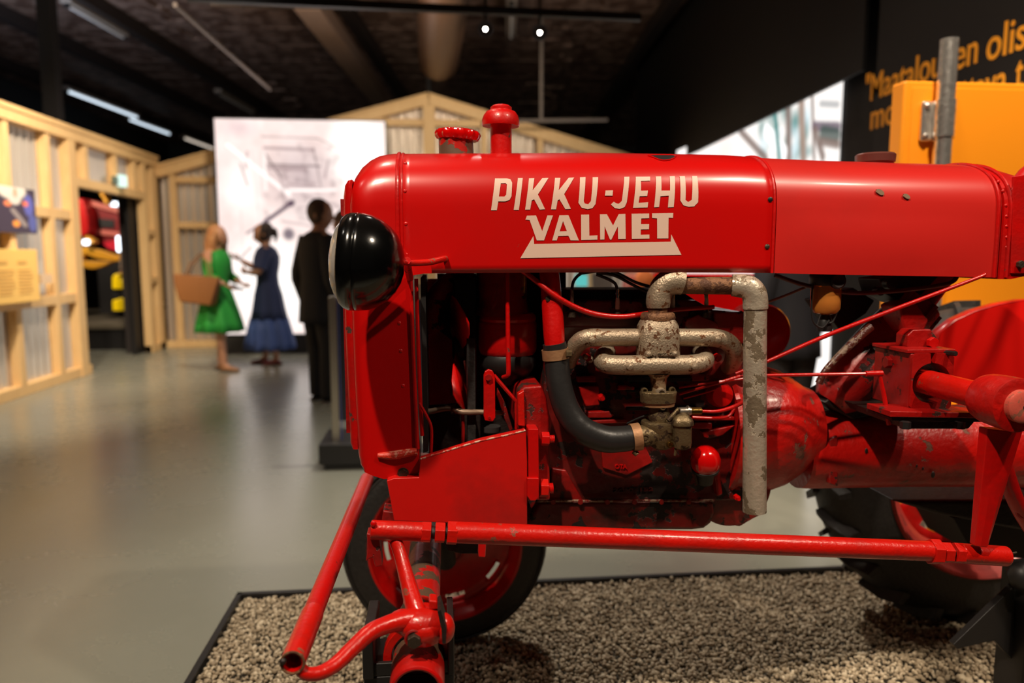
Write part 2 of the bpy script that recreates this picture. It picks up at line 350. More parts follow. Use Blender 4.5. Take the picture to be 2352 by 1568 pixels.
q1_ = P(1243, 278, 10.6); build(MB().tube([q1_, (q1_.x, q1_.y, ZC)], .024, 8), 'drop_pipe', plain('dull_pipe', (.18,.15,.13), .4), hp_)
build(MB().tube([P(1150, 278, 10.6), P(1395, 275, 10.6)], .026, 8), 'arm', plain('dull_pipe', (.18,.15,.13), .4), hp_)
q2_ = P(985, 214, 10.9); cond([(q2_.x, q2_.y, ZC), q2_], .035, 'black drop rod above the gable peak', black)
# lighting track and two bright spotlights
tk = MB(); tk.beam(P(430, -6, 5.2), P(1470, 40, 5.6), .05, .05); tag(build(tk, 'lighting_track', black, smooth=0), 'black lighting track crossing the ceiling at the top', 'lighting track')
lamp_e = emit('spot_lamp_glow', (1, .93, .80), 60)
def can(px, py, Y, label, aim):
    c = P(px, py, Y); d = (Vector(aim)-c).normalized(); t = empty('spotlight', c+Vector((0,0,.0)), label, 'spotlight', 'bright spotlights on the ceiling track')
    build(MB().lathe(c-d*.16, d, [(0,.02),(.01,.045),(.14,.05),(.17,.055),(.17,.048),(.155,.045)], 24), 'housing', black, t)
    build(MB().lathe(c-d*.015, d, [(0,.001),(.004,.036),(.008,.03),(.011,.001)], 20), 'lamp', lamp_e, t)
    build(MB().tube([c-d*.08, c-d*.08+Vector((0,0,.16)), c-d*.08+Vector((0,0,.30))], .01, 8), 'bracket', black, t)
can(1115, 67, 5.4, 'left one of the two bright ceiling spotlights', CAM); can(1240, 75, 5.4, 'right one of the two bright ceiling spotlights', CAM)
# the spot lamps set at the top have no housings; the uplights are added
# ---- black post at the left
pm = MB(); pc = G(140, 735); pc = P(125, 280, 8.9)
pm.box((pc.x-.075, pc.y-.075, 0), (pc.x+.075, pc.y+.075, ZC)); tag(build(pm, 'trim_post', black_wall, smooth=0), kind='structure')
# ---------------------------------------------------------------- timber wall on the left, X = XW, studs face +X
wl = build(MB().box((XW-.16, 3.2, 0), (XW-.12, 8.05, 2.62)), 'wall_left', black_wall, smooth=0); tag(wl, kind='structure')
build(MB().box((XW-.16, 10.15, 0), (XW-.12, 11.05, 2.62)), 'backing_panel', black_wall, wl, smooth=0)
build(MB().box((XW-.16, 8.05, 2.12), (XW-.12, 10.15, 2.62)), 'backing_panel', black_wall, wl, smooth=0)
def stud(y0, y1, z0, z1, x0=XW-.09, x1=XW, nm='timber_stud'): build(MB().box((x0, y0, z0), (x1, y1, z1)), nm, wood, wl, smooth=0, bevel=.004, seg=1)
def wy(px): return onX(px, 588, XW).y
ZT = 2.62
# sill, head, rails
def lx(px, py): p = onX(px, py, XW); return p.y, p.z
lint = lx(161, 425)[1]
dl, dr = wy(176), wy(337)
stud(3.2, wy(196), 0, .10, nm='sill_plate'); stud(dr, 10.9, 0, .10, nm='sill_plate')
stud(3.2, 10.9, ZT-.10, ZT, x1=XW+.02, nm='head_plate')
stud(3.2, 10.9, ZT, ZT+.05, x0=XW-.14, x1=XW+.035, nm='top_plate')
studs = [3.4, 4.0, 4.6, 5.25, 5.85, wy(35), wy(128)]
for y in studs: stud(y-.045, y+.045, .10, ZT-.10)
stud(wy(172)-.02, wy(172)+.14, .0, ZT-.10, x1=XW+.015, nm='door_post'); stud(dr, dr+.10, 0, ZT-.10, x1=XW+.015, nm='door_post')
stud(10.72, 10.9, 0, ZT-.10, nm='corner_post')
ys = sorted(studs+[wy(172)])
z1_ = lx(105, 487)[1]; z2_ = lx(115, 690)[1]
for a, b in zip(ys[:-1], ys[1:]):
    for z in (z1_, z2_): stud(a+.045, b-.045 if b != wy(172) else b-.02, z-.05, z+.05, nm='rail')
for z in (1.62, .98): stud(dr+.10, 10.72, z-.04, z+.04, nm='rail')
stud(wy(172)+.1, dr, lint, lint+.10, x1=XW+.012, nm='door_lintel')
for px in (213, 279, 322): stud(wy(px)-.045, wy(px)+.045, lint+.10, ZT-.10, nm='cripple_stud')
def corrugated(mb, o, ux, uz, W, H, pitch=.125, amp=.020, nseg=6):
    o = Vector(o); ux = Vector(ux); uz = Vector(uz); nn = ux.cross(uz); k = max(2, int(W/pitch*nseg)); vs = []; fs = []
    for i in range(k+1):
        x = W*i/k; d = nn*amp*math.sin(2*math.pi*x/pitch)
        vs += [o+ux*x+d, o+ux*x+uz*H+d]
    for i in range(k): fs.append((2*i, 2*i+2, 2*i+3, 2*i+1))
    return mb.add(vs, fs)
for a, b in zip(ys[:-1], ys[1:]):
    build(corrugated(MB(), (XW-.10, a, .05), (0,1,0), (0,0,1), b-a-.004, 2.5), 'corrugated_sheet', corr, wl, smooth=60)
build(corrugated(MB(), (XW-.10, wy(172)+.06, lint+.05), (0,1,0), (0,0,1), dr-wy(172)-.0, ZT-lint-.1), 'corrugated_sheet', corr, wl, smooth=60)
build(corrugated(MB(), (XW-.10, dr+.05, .05), (0,1,0), (0,0,1), 10.75-dr, 2.5), 'corrugated_sheet', corr, wl, smooth=60)
# grey reveal of the passage and dark room beyond
rev = plain('dark_reveal', (.035, .028, .026), .5)
build(MB().box((XW-.33, dr+.0, 0), (XW-.13, dr+.14, lint+.1)), 'reveal', rev, wl, smooth=0)
build(MB().box((XW-.5, wy(172)-.1, 0), (XW-.17, wy(172)-.02, lint+.1)), 'reveal', rev, wl, smooth=0)
# green running-man style box above the passage is only a lit white box here
ex_ = empty('emergency_light', onX(268, 410, XW+.06), 'small glowing white emergency lamp above the passage', 'lamp')
c = onX(268, 410, XW+.03); build(MB().box((c.x-.02, c.y-.10, c.z-.07), (c.x+.02, c.y+.10, c.z+.02)), 'housing', plain('grey_green_case', (.10, .14, .11), .5), ex_, smooth=0)
build(MB().box((c.x+.0, c.y+.0, c.z-.09), (c.x+.07, c.y+.14, c.z+.05)), 'diffuser', emit('green_white_glow', (.75, 1, .88), 1.2), ex_, smooth=0, bevel=.01)
# ---- signs on the wall
def brush(img, pts, w_, col, a=1.0, soft=1.5):
    H, W = img.shape[:2]; yy, xx = np.mgrid[0:H, 0:W].astype(float); dm = np.full((H, W), 1e9)
    for (x0, y0), (x1, y1) in zip(pts[:-1], pts[1:]):
        dx, dy = x1-x0, y1-y0; L2 = dx*dx+dy*dy+1e-9
        t = np.clip(((xx-x0)*dx+(yy-y0)*dy)/L2, 0, 1); dm = np.minimum(dm, np.hypot(xx-x0-t*dx, yy-y0-t*dy))
    m = np.clip((w_/2-dm)/soft+.5, 0, 1)[..., None]*a; img[:] = img*(1-m)+np.array(col)*m
def blob(img, cx, cy, rx, ry, col, a=1.0, soft=.25, ang=0):
    H, W = img.shape[:2]; yy, xx = np.mgrid[0:H, 0:W].astype(float); c_, s_ = math.cos(ang), math.sin(ang)
    u = (xx-cx)*c_+(yy-cy)*s_; v = -(xx-cx)*s_+(yy-cy)*c_
    m = np.clip((1-np.hypot(u/rx, v/ry))/soft, 0, 1)[..., None]*a; img[:] = img*(1-m)+np.array(col)*m
def vnoise(H, W, n, amp):
    g = rng.random((n+2, n+2)); y = np.linspace(0, n, H); x = np.linspace(0, n, W); yi = y.astype(int); xi = x.astype(int)
    fy = (y-yi)[:, None]; fx = (x-xi)[None]; g00 = g[np.ix_(yi, xi)]; g01 = g[np.ix_(yi, xi+1)]; g10 = g[np.ix_(yi+1, xi)]; g11 = g[np.ix_(yi+1, xi+1)]
    return ((g00*(1-fx)+g01*fx)*(1-fy)+(g10*(1-fx)+g11*fx)*fy-.5)*amp
print_m = vcol_mat('printed_board', 0, .45)
XS = XW+.03
t0 = onX(78, 437, XS); t1 = onX(80, 537, XS)
bz0, bz1, by1 = t1.z, t0.z, t0.y
img = np.ones((60, 80, 3))*np.array((.045, .03, .06))
# seen from the hall the board's right end is the far one: column 79 = far end
blob(img, 50, 4, 20, 14, (.75, .72, .66)); blob(img, 53, 14, 9, 10, (.7, .66, .62)); blob(img, 54, 7, 3, 7, (.75, .30, .15), .8)
blob(img, 70, 22, 7, 16, (.12, .14, .55), .9); blob(img, 66, 20, 4, 4, (.9, .2, .1)); blob(img, 44, 22, 5, 4, (.9, .25, .1)); blob(img, 53, 47, 5, 5, (.95, .35, .05))
blob(img, 74, 45, 6, 13, (.10, .13, .45), .9); brush(img, [(50, 30), (64, 48)], 6, (.30, .26, .26)); blob(img, 15, 40, 8, 12, (.8, .22, .05)); blob(img, 20, 15, 12, 10, (.2, .25, .5), .7)
pic = empty('picture_board', (XS, by1-.7, bz0), 'dark printed picture board with blue and orange spots on the timber wall', 'picture')
build(MB().box((XW+.002, by1-1.05, bz0), (XS, by1, bz1)), 'board', black, pic, smooth=0)
raster_panel('print', print_m, (XS+.002, by1-1.05, bz0), (0, 1.05, 0), (0, 0, bz1-bz0), img, pic)
yel = empty('text_panel', (XS, 5.6, .9), 'yellow information panel with small columns of text on the timber wall', 'information panel')
p0 = onX(90, 573, XS+.10); p1 = onX(96, 690, XS+.10)
yb = MB().box((XW, p0.y-1.35, p1.z), (XS+.08, p0.y, p0.z)); ypaint = plain('yellow_panel_paint', (.95, .60, .16), .5)
build(yb, 'board', ypaint, yel, smooth=0, bevel=.005)
tl = MB(); ink = plain('brown_print', (.72, .42, .11), .6)
for cidx in range(4):
    y0 = p0.y-1.28+cidx*.31
    tl.box((XS+.081, y0, p0.z-.13), (XS+.084, y0+.15, p0.z-.10))
    for r in range(11):
        wd = .26*(.75+.25*rng.random()); z = p0.z-.19-r*.03
        if z < p1.z+.06: break
        tl.box((XS+.081, y0, z), (XS+.084, y0+wd, z+.009))
build(tl, 'printed_text', ink, yel, smooth=0)
c = onX(107, 640, XW+.02); tag(build(MB().box((XW, c.y-.11, c.z-.045), (XW+.03, c.y+.09, c.z+.045)), 'wall_label', plain('cream_card', (.75, .55, .36), .6), smooth=0), 'small cream label card beside the yellow panel', 'label')
# ---------------------------------------------------------------- gable wall at the back
YG = 10.95; gb = build(MB().box((XW, YG+.12, 0), (3.85, YG+.16, 2.6)), 'wall_far', black_wall, smooth=0); tag(gb, kind='structure')
pk = P(985, 222, YG); ev = P(395, 380, YG); slope = (pk.z-ev.z)/(pk.x-ev.x)
def topz(x): return pk.z-abs(x-pk.x)*slope
def gbeam(p, q, a=.09, b=.09, nm='timber_stud'): build(MB().beam(p, q, a, b), nm, wood, gb, smooth=0, bevel=.004, seg=1)
XR = 3.9
for (xa, xb) in ((XW, pk.x), (pk.x, XR)):
    gbeam((xa, YG-.02, topz(xa)-.055), (xb, YG-.02, topz(xb)-.055), .13, .13, 'rafter')
    gbeam((xa-.03, YG-.0, topz(xa)+.03), (xb, YG-.0, topz(xb)+.03), .19, .035, 'verge_board')
zc = P(1000, 283, YG).z; xl = pk.x-(pk.z-zc)/slope; xr_ = pk.x+(pk.z-zc)/slope
gbeam((xl+.1, YG, zc), (xr_-.1, YG, zc), .09, .10, 'collar_beam')
gbeam((pk.x, YG-.03, 0), (pk.x, YG-.03, topz(pk.x)-.05), .17, .10, 'king_post')
zl = P(420, 413, YG).z
for px in (397, 1112, 1240, 1355, 700, 830): x = P(px, 400, YG).x; gbeam((x, YG, .1), (x, YG, min(topz(x)-.1, zc if abs(x-pk.x) < (zc-0)/9 else 9)), .09, .09)
x39 = P(397, 400, YG).x
for py in (413, 517, 648): z = P(450, py, YG).z; gbeam((x39+.05, YG, z), (P(960, 400, YG).x, YG, z), .09, .09, 'rail')
gbeam((XW, YG, .05), (XR, YG, .05), .09, .10, 'sill_plate')
x = XW
while x < XR-.3:
    W = .72; mid = x+W/2; k = 54; mb = MB(); vs = []; fs = []
    for i in range(k+1):
        xx = x+W*i/k; vs += [(xx, YG+.07+.020*math.sin(2*math.pi*xx/.12), .1), (xx, YG+.07+.020*math.sin(2*math.pi*xx/.12), topz(xx)-.08)]
    for i in range(k): fs.append((2*i, 2*i+2, 2*i+3, 2*i+1))
    build(mb.add(vs, fs), 'corrugated_sheet', corr, gb, smooth=60); x += W
# ---------------------------------------------------------------- glowing picture wall (lightbox)
YL = 10.1
tl_, br_ = P(492, 272, YL), P(893, 764, YL); lb = empty('lightbox', ((tl_.x+br_.x)/2, YL, 0), 'tall glowing lightbox with a pale photograph of old machinery behind the visitors', 'lightbox')
H_, W_ = 246, 200; img = np.ones((H_, W_, 3))*np.array((.86, .70, .66)); sx = W_/401.; sy = H_/492.
img += vnoise(H_, W_, 9, .16)[..., None]*np.array((.8, 1, 1)) + vnoise(H_, W_, 30, .10)[..., None]
def q(x, y): return ((x-492)*sx, (y-272)*sy)
blob(img, 28, 10, 26, 14, (.60, .42, .45), .55, 1); blob(img, 165, 35, 42, 62, (1.3, 1.28, 1.2), .95, .8)
blob(img, 60, 190, 70, 70, (1.35, 1.3, 1.22), .9, .9); blob(img, 130, 205, 60, 45, (1.3, 1.25, 1.2), .8, .9); blob(img, 30, 80, 28, 40, (1.2, 1.1, 1.05), .6, .9)
g1 = (.10, .06, .07); g2 = (.28, .19, .20); lt = (1.15, 1.05, 1.0)
blob(img, *q(690, 400), 55, 50, (.46, .35, .36), .75, .9)
for k in range(60):
    x = 600+rng.random()*190; y = 330+rng.random()*170; blob(img, *q(x, y), 2+6*rng.random(), 2+7*rng.random(), g2 if rng.random() < .6 else g1, .35, 1, rng.random()*3)
for a, b, w_, c, al in (((600,310),(730,312),3,g1,.6),((730,312),(815,350),3,g1,.5),((605,335),(720,338),7,g2,.7),((605,345),(640,400),4,g1,.8),((608,372),(735,375),4,g1,.8),
    ((612,380),(700,382),10,g2,.6),((720,335),(735,420),4,g1,.5),((660,415),(770,430),3,g2,.8),((755,360),(745,400),6,g2,.6),((548,372),(562,420),4,g1,.7),((565,345),(560,380),6,g2,.6),
    ((520,330),(660,440),9,lt,.7),((605,345),(605,430),5,lt,.6),((660,430),(770,428),6,lt,.8),((640,395),(650,470),5,g2,.5),((690,440),(790,470),6,g2,.5),((690,480),(800,465),4,g2,.5),
    ((560,600),(620,540),2,g2,.7),((680,470),(790,455),3,g2,.5),((640,500),(760,520),5,g2,.5),((700,530),(780,500),3,g2,.5),((545,475),(545,640),2,g2,.3),((575,340),(590,560),2,g2,.3)):
    brush(img, [q(*a), q(*b)], w_*sx, c, al)
brush(img, [q(556, 528), q(620, 490)], 4*sx, (.10, .06, .09), .95); brush(img, [q(600, 502), q(668, 456)], 9*sx, (.09, .055, .085), .95); blob(img, *q(662, 460), 5, 4, (.1, .06, .09))
blob(img, *q(655, 530), 9, 9, (.12, .09, .12), .9, .5); brush(img, [q(540, 585), q(565, 560)], 5*sx, (.3, .25, .25), .8)
lb_e = vcol_mat('lightbox_print', 1.25)
raster_panel('glowing_print', lb_e, (tl_.x, YL-.002, br_.z), (br_.x-tl_.x, 0, 0), (0, 0, tl_.z-br_.z), np.clip(img, 0, 2), lb)
build(MB().box((tl_.x-.015, YL, br_.z-.015), (br_.x+.015, YL+.12, tl_.z+.015)), 'frame', black, lb, smooth=0)
build(MB().box((tl_.x, YL+.01, 0), (br_.x, YL+.10, br_.z-.015)), 'plinth', black, lb, smooth=0)
# ---------------------------------------------------------------- right side: quotation wall, bulkhead, second lightbox
XT = 3.0; e0 = onX(1990, 588, XT).y
tw = build(MB().box((XT, -1.5, 0), (XT+.14, e0, 4.7)), 'wall_right', black_wall, smooth=0); tag(tw, kind='structure')
ot = plain('orange_letter_film', (.95, .38, .02), .5); lines = MB()
def wall_text(body, pxa, pya, pxb, size):
    a = onX(pxa, pya, XT); b = onX(pxb, 588+(pya-588)*(pxb-1004)/(pxa-1004)-20, XT); place_text(lines, body, size, (XT-.003, a.y, a.z), (0, -1, 0), (0, 0, 1), width=a.y-b.y, depth=.004, bold=.002)
wall_text('"', 1988, 232, 1998, .25); wall_text('Maatalouden', 2000, 231, 2246, .25); wall_text('olis', 2266, 141, 2358, .25)
wall_text('mo', 2000, 298, 2058, .25); wall_text('ttava', 2205, 246, 2312, .25); wall_text('t', 2332, 206, 2350, .25)
build(lines, 'lettering', ot, tw, smooth=0)
for z in (1.2, 2.4, 3.35, 4.1): build(MB().box((XT-.002, -1.5, z), (XT, e0, z+.005)), 'panel_joint', dark, tw, smooth=0)
# hanging bulkhead: lower edge through two points 2.6 m up
A_, B_ = G(1609, 343, 2.62), G(1925, 188, 2.62)
dirb = (A_-B_).normalized(); A2 = A_+dirb*4.0; B2 = B_-dirb*.36
bk = MB(); bk.prism([Vector((B2.x, B2.y, 2.62)), Vector((A2.x, A2.y, 2.62)), Vector((A2.x, A2.y, 4.7)), Vector((B2.x, B2.y, 4.7))], (.03, .004, 0))
tag(build(bk, 'wall_bulkhead', black_wall, smooth=0), kind='structure')
X2 = 3.35
y_end = onX(1925, 588, X2).y
jm = MB().box((XT+.14, e0-.02, 0), (X2+.3, e0+.10, 4.7)); tag(build(jm, 'wall_jamb', black_wall, smooth=0), kind='structure')
jm = MB(); p = G(1925, 188, 2.62); jm.box((X2-.02, y_end-.6, 0), (X2+.1, y_end, 4.7)); tag(build(jm, 'trim_jamb', black_wall, smooth=0), kind='structure')
img = np.ones((150, 260, 3))*np.array((.95, .90, .86))
# seen from the hall: column 0 far end, column 259 near end ; row 0 at 2.75 m
def g3(px, py): p_ = onX(px, py, X2-.03); return ((10.2-p_.y)/(10.2-y_end)*259, (2.75-p_.z)/2.7*149)
tq = (.03, .20, .19); gr = (.20, .14, .12)
for k in range(26): x, y = g3(1740+rng.random()*120, 240+rng.random()*120); blob(img, x, y, 3+8*rng.random(), 3+7*rng.random(), tq if rng.random() < .6 else (.6, .75, .8), .7, .8)
for a, b, w_, c in (((1700,300),(1760,365),5,gr),((1810,240),(1812,365),7,gr),((1840,220),(1845,365),7,(.30,.20,.15)),((1865,200),(1870,365),3,gr),((1760,300),(1800,350),8,(1.1,1.1,1.1)),
                    ((1870,290),(1925,292),5,(.12,.08,.12)),((1872,300),(1890,360),5,gr),((1885,238),(1925,240),3,(.4,.4,.4)),((1890,305),(1922,312),7,(.05,.08,.07)),((1885,325),(1925,332),4,gr),((1780,260),(1790,365),5,tq)):
    brush(img, [g3(*a), g3(*b)], w_, c, .9)
blob(img, *g3(1665, 350), 26, 16, (.95, .72, .66), .6, .8)
lb2 = empty('lightbox', (X2, 8, 0), 'glowing side lightbox with turquoise machine parts beyond the black bulkhead', 'lightbox')
raster_panel('glowing_print', vcol_mat('side_lightbox_print', 1.25), (X2-.03, 10.2, .05), (0, y_end-10.2, 0), (0, 0, 2.7), np.clip(img, 0, 2), lb2)
build(MB().box((X2-.025, y_end, .0), (X2+.1, 10.25, 2.8)), 'frame', black, lb2, smooth=0)
# ================================================================ TRACTOR
YC = 1.80; HW = .20
tr = empty('tractor', (0.6, YC, 0.05), 'old red farm tractor seen from the side, white lettering on its bonnet', 'tractor')
# ---- bonnet and tank: lofted from cross-sections; side faces run along X
XA = P(915, 500, YC-HW).x; XB = P(1782, 500, YC-HW).x; XCc = P(2306, 500, YC-HW).x
def solve_top(px, py):                                           # crown height so that the outline passes (px, py)
    X = P(px, 500, YC-HW).x; lo, hi = 1.3, 1.8
    for _ in range(40):
        z = (lo+hi)/2; mn = min(proj((P(px, py, YC-y).x, YC-y, yz))[1] for y, yz in prof(z, 1.2, n=40))
        if mn > py: lo = z
        else: hi = z
    return (lo+hi)/2
HH = .13; NE = 2.5
def prof(zt, zb, n=14, w=HW, h=HH, bulge=0.0):                   # half-profile from lower edge to crown: (offset from centre, z)
    out = []; zs = zt-h
    for i in range(9): t = i/8; out.append((w+bulge*math.sin(math.pi*t)*1.0, zb+(zs-zb)*t))
    for i in range(1, n+1):
        a = math.pi/2*i/n; out.append((w*math.cos(a)**(2/NE) if i < n else 0, zs+h*math.sin(a)**(2/NE)))
    return out
pxs = [915, 1100, 1400, 1700, 1782, 1950, 2150, 2290, 2306]
topy = [353, 352, 351, 356, 361, 368, 374, 378, 381]; boty = [628, 627, 625, 626, 627, 631, 634, 637, 637]
XSx = [P(p, 500, YC-HW).x for p in pxs]; ZTs = [solve_top(a, b) for a, b in zip(pxs, topy)]; ZBs = [P(a, b, YC-HW).z for a, b in zip(pxs, boty)]
def ztop(X): return interp(XSx, ZTs, X)
def zbot(X): return interp(XSx, ZBs, X)
def skin(mb, xs, inset=0.0, bul=0.0, thick=.004, close=True, zboff=0, cut=None):
    rows = []
    for X in xs:
        p = prof(ztop(X)-inset, zbot(X)+zboff, w=HW-inset, bulge=bul*math.sin(math.pi*min(1, max(0, (X-xs[0])/(xs[-1]-xs[0]))))**.6 if bul else 0)
        rows.append([(X, YC-y, z) for y, z in p]+[(X, YC+y, z) for y, z in p[-2::-1]])
    n = len(rows[0]); vs = [v for r in rows for v in r]; fs = []
    for i in range(len(xs)-1):
        for k in range(n-1):
            if cut and cut(i, k): continue
            fs.append((i*n+k, i*n+k+1, (i+1)*n+k+1, (i+1)*n+k))
    if close:
        fs += [tuple(range(n)), tuple((len(xs)-1)*n+k for k in range(n-1, -1, -1))]
    mb.add(vs, fs); return rows
def side_y(X, z, out=.0009, bul=0):                              # near surface of the bonnet at (X, z)
    zt = ztop(X); zs = zt-HH
    if z <= zs: return YC-HW-out
    s_ = min(1, (z-zs)/HH); return YC-HW*(max(0, 1-s_**NE))**(1/NE)-out
xs = list(np.linspace(XA, XB, 34))
mb = MB(); n_half = 8+14
skin(mb, xs, close=False)
hood = build(mb, 'bonnet', red_smooth, tr, smooth=50)
so = hood.modifiers.new('t', 'SOLIDIFY'); so.thickness = .004; so.offset = -1
# dark almond opening on the shoulder of the bonnet
def on_surf(px, py):                                             # point of the bonnet surface seen at (px, py)
    d = ray(px, py); t = (YC-HW-.02)/d.y
    for _ in range(400):
        p = CAM+d*t
        if p.y >= side_y(p.x, p.z, 0): break
        t += .0008
    return p
hole = MB(); pts = [on_surf(a, b) for a, b in ((1488,358),(1500,362),(1512,367),(1524,369.5),(1538,368),(1548,364),(1552,360),(1546,357.5),(1530,357),(1508,357))]
hole.add([p+Vector((0,-.0012,.0012)) for p in pts]+[p+Vector((0,.02,-.02)) for p in pts], [tuple(range(10))]+[(i, 10+i, 10+(i+1)%10, (i+1)%10) for i in range(10)])
build(hole, 'opening', black, hood, smooth=0)
rimm = MB(); rimm.tube([p+Vector((0,-.001,.001)) for p in pts+pts[:1]], .0016, 6); build(rimm, 'opening_rim', red_gloss, hood)
def hoop(mb, X, r, dz=0, dy=0.0):
    p = prof(ztop(X), zbot(X)); W = [Vector((X, YC-y-dy, z)) for y, z in p]+[Vector((X, YC+y+dy, z)) for y, z in p[-2::-1]]; mb.tube(W, r, 8)
mb = MB(); hoop(mb, XA-.002, .0045); hoop(mb, XA+.007, .003); build(mb, 'front_bead', red, hood)
mb = MB(); hoop(mb, XB-.004, .0035); build(mb, 'rear_bead', red, hood)
# rivets and screws of the bonnet
for px, py in ((931, 376), (930, 439), (932, 514), (933, 585)):
    p = on_surf(px, py); build(MB().ball(p, .0045, (1, .5, 1), 12, 8), 'screw', red, hood)
for px, py, mt in ((1769, 458, black), (1762, 566, bolt_m)):
    p = on_surf(px, py); build(MB().lathe(p+Vector((0,.001,0)), (0,-1,0), [(0,.0058),(.003,.0055),(.0045,.003),(.0046,.001)], 14), 'screw', mt, hood)
# ---- lettering, traced strokes on the bonnet side
SX = 650/2352.
def zt_(pts): return [(1050+x*SX, 340+y*SX) for x, y in pts]
letters = [
 [[(318,247),(418,247),(447,256),(460,285),(452,400),(435,430),(400,443),(342,443),(330,516),(282,516)], [(365,290),(404,288),(416,300),(408,385),(395,402),(347,402)]],
 [[(510,243),(550,243),(513,513),(470,513)]],
 [[(602,246),(647,244),(628,350),(714,244),(766,242),(672,385),(731,508),(686,511),(640,425),(620,435),(607,511),(565,511)]],
 [[(820,242),(865,242),(845,350),(935,241),(980,240),(890,382),(945,505),(900,508),(850,425),(835,435),(822,509),(780,509)]],
 [[(1029,238),(1076,236),(1052,440),(1060,460),(1090,466),(1112,440),(1135,238),(1182,237),(1150,465),(1125,498),(1085,508),(1035,495),(1008,455)]],
 [[(1235,352),(1297,350),(1292,395),(1228,395)]],
 [[(1400,234),(1443,233),(1410,450),(1392,490),(1350,506),(1310,498),(1278,468),(1302,445),(1325,460),(1345,462),(1368,440)]],
 [[(1497,233),(1617,232),(1612,268),(1535,270),(1530,353),(1588,352),(1580,398),(1517,400),(1508,455),(1588,449),(1583,493),(1462,496)]],
 [[(1665,230),(1710,229),(1700,352),(1772,352),(1782,228),(1825,226),(1800,490),(1752,492),(1760,395),(1690,400),(1678,490),(1637,492)]],
 [[(1865,227),(1910,226),(1898,430),(1920,448),(1950,430),(1970,226),(2013,225),(2003,450),(1970,484),(1925,488),(1880,475),(1855,435)]],
 [[(580,561),(655,559),(707,690),(750,559),(797,559),(722,767),(662,767),(603,598),(568,594)]],
 [[(850,558),(925,557),(1012,767),(943,766),(925,728),(840,730),(828,767),(790,767)], [(880,606),(912,690),(852,692)]],
 [[(1030,553),(1097,552),(1099,728),(1166,725),(1166,760),(1031,763)]],
 [[(1187,550),(1244,549),(1296,643),(1343,548),(1398,546),(1401,755),(1338,756),(1336,650),(1282,760),(1270,760),(1226,650),(1224,759),(1189,760)]],
 [[(1450,545),(1596,543),(1596,582),(1530,585),(1528,632),(1596,632),(1594,674),(1526,676),(1526,720),(1598,718),(1598,752),(1452,755)]],
 [[(1620,542),(1796,539),(1794,580),(1757,578),(1755,750),(1663,751),(1662,584),(1620,580)]],
 [[(634,730),(640,796),(1776,777),(1779,716),(1864,886),(525,915)]]]
def letter_mesh(loops):
    cu = bpy.data.curves.new('l', 'CURVE'); cu.dimensions = '2D'; cu.fill_mode = 'BOTH'
    for lp in loops:
        s_ = cu.splines.new('POLY'); s_.points.add(len(lp)-1); s_.use_cyclic_u = True
        for pt, (a, b) in zip(s_.points, zt_(lp)): w3 = P(a, b, YC-HW-.001); pt.co = (w3.x, w3.z, 0, 1)
    ob = bpy.data.objects.new('l', cu); COL.objects.link(ob); bpy.context.view_layer.update()
    me = bpy.data.meshes.new_from_object(ob); COL.objects.unlink(ob); bpy.data.objects.remove(ob)
    bm = bmesh.new(); bm.from_mesh(me); bpy.data.meshes.remove(me)
    z0 = min(v.co.y for v in bm.verts); z1 = max(v.co.y for v in bm.verts); z = z0+.002
    while z < z1:
        if z > 1.38: bmesh.ops.bisect_plane(bm, geom=bm.verts[:]+bm.edges[:]+bm.faces[:], plane_co=(0, z, 0), plane_no=(0, 1, 0))
        z += .004
    # letters keep their seen place: slide each point along its sight line of the drawn side onto the curved sheet
    vs = [(v.co.x, side_y(v.co.x, v.co.y, .0010), v.co.y) for v in bm.verts]; fs = [tuple(v.index for v in f.verts) for f in bm.faces]
    bm.verts.index_update(); fs = [tuple(v.index for v in f.verts) for f in bm.faces]; bm.free(); return vs, fs
for i, lp in enumerate(letters):
    vs, fs = letter_mesh(lp); mb = MB(); mb.add(vs, fs)
    o = build(mb, 'painted_letter' if i < 16 else 'painted_emblem', paint_white, hood, smooth=60)
# ---- fuel tank behind the bonnet
xs = list(np.linspace(XB+.002, XCc-.006, 30)); mb = MB(); skin(mb, xs, inset=.0015, bul=.006)
tank = build(mb, 'fuel_tank', worn('red_tank_paint', (.56, .016, .012), (.22, .16, .10), .285, rough=.36, scale=9, bump=.10, dirt=.12, dscale=4, coat=.25, bscale=4), tr, smooth=50)
mb = MB(); hoop(mb, P(2292, 500, 1.6).x, .004, dy=.001); hoop(mb, P(2320, 500, 1.6).x, .004, dy=.001); build(mb, 'rear_bead', red, tank)
# filler cap
c = P(2010, 372, 1.78); z0 = ztop(c.x)-.012
mb = MB().lathe((c.x, 1.78, z0), (0,0,1), [(0,.040),(.012,.043),(.013,.046),(.030,.047),(.034,.043),(.036,.02)], 28)
build(mb, 'filler_cap', plain('brown_cap_paint', (.16, .05, .04), .3, .3, bump=.1), tank)
# little round dents / bare spots on the tank
for px, py, rx, rz in ((2027, 440, .0095, .006), (2087, 450, .008, .005)):
    p = P(px, py, YC-HW-.006); mb = MB(); k = 12
    vs = [(p.x+rx*math.cos(2*math.pi*i/k)*(1+.15*math.sin(3*i)), side_y(p.x, p.z, .0022)-.0005, p.z+rz*math.sin(2*math.pi*i/k)-.35*rx*math.cos(2*math.pi*i/k)) for i in range(k)]
    mb.prism(vs, (0, .004, 0)); build(mb, 'bare_spot', plain('bare_primer', (.30, .20, .13), .5), tank, smooth=0)
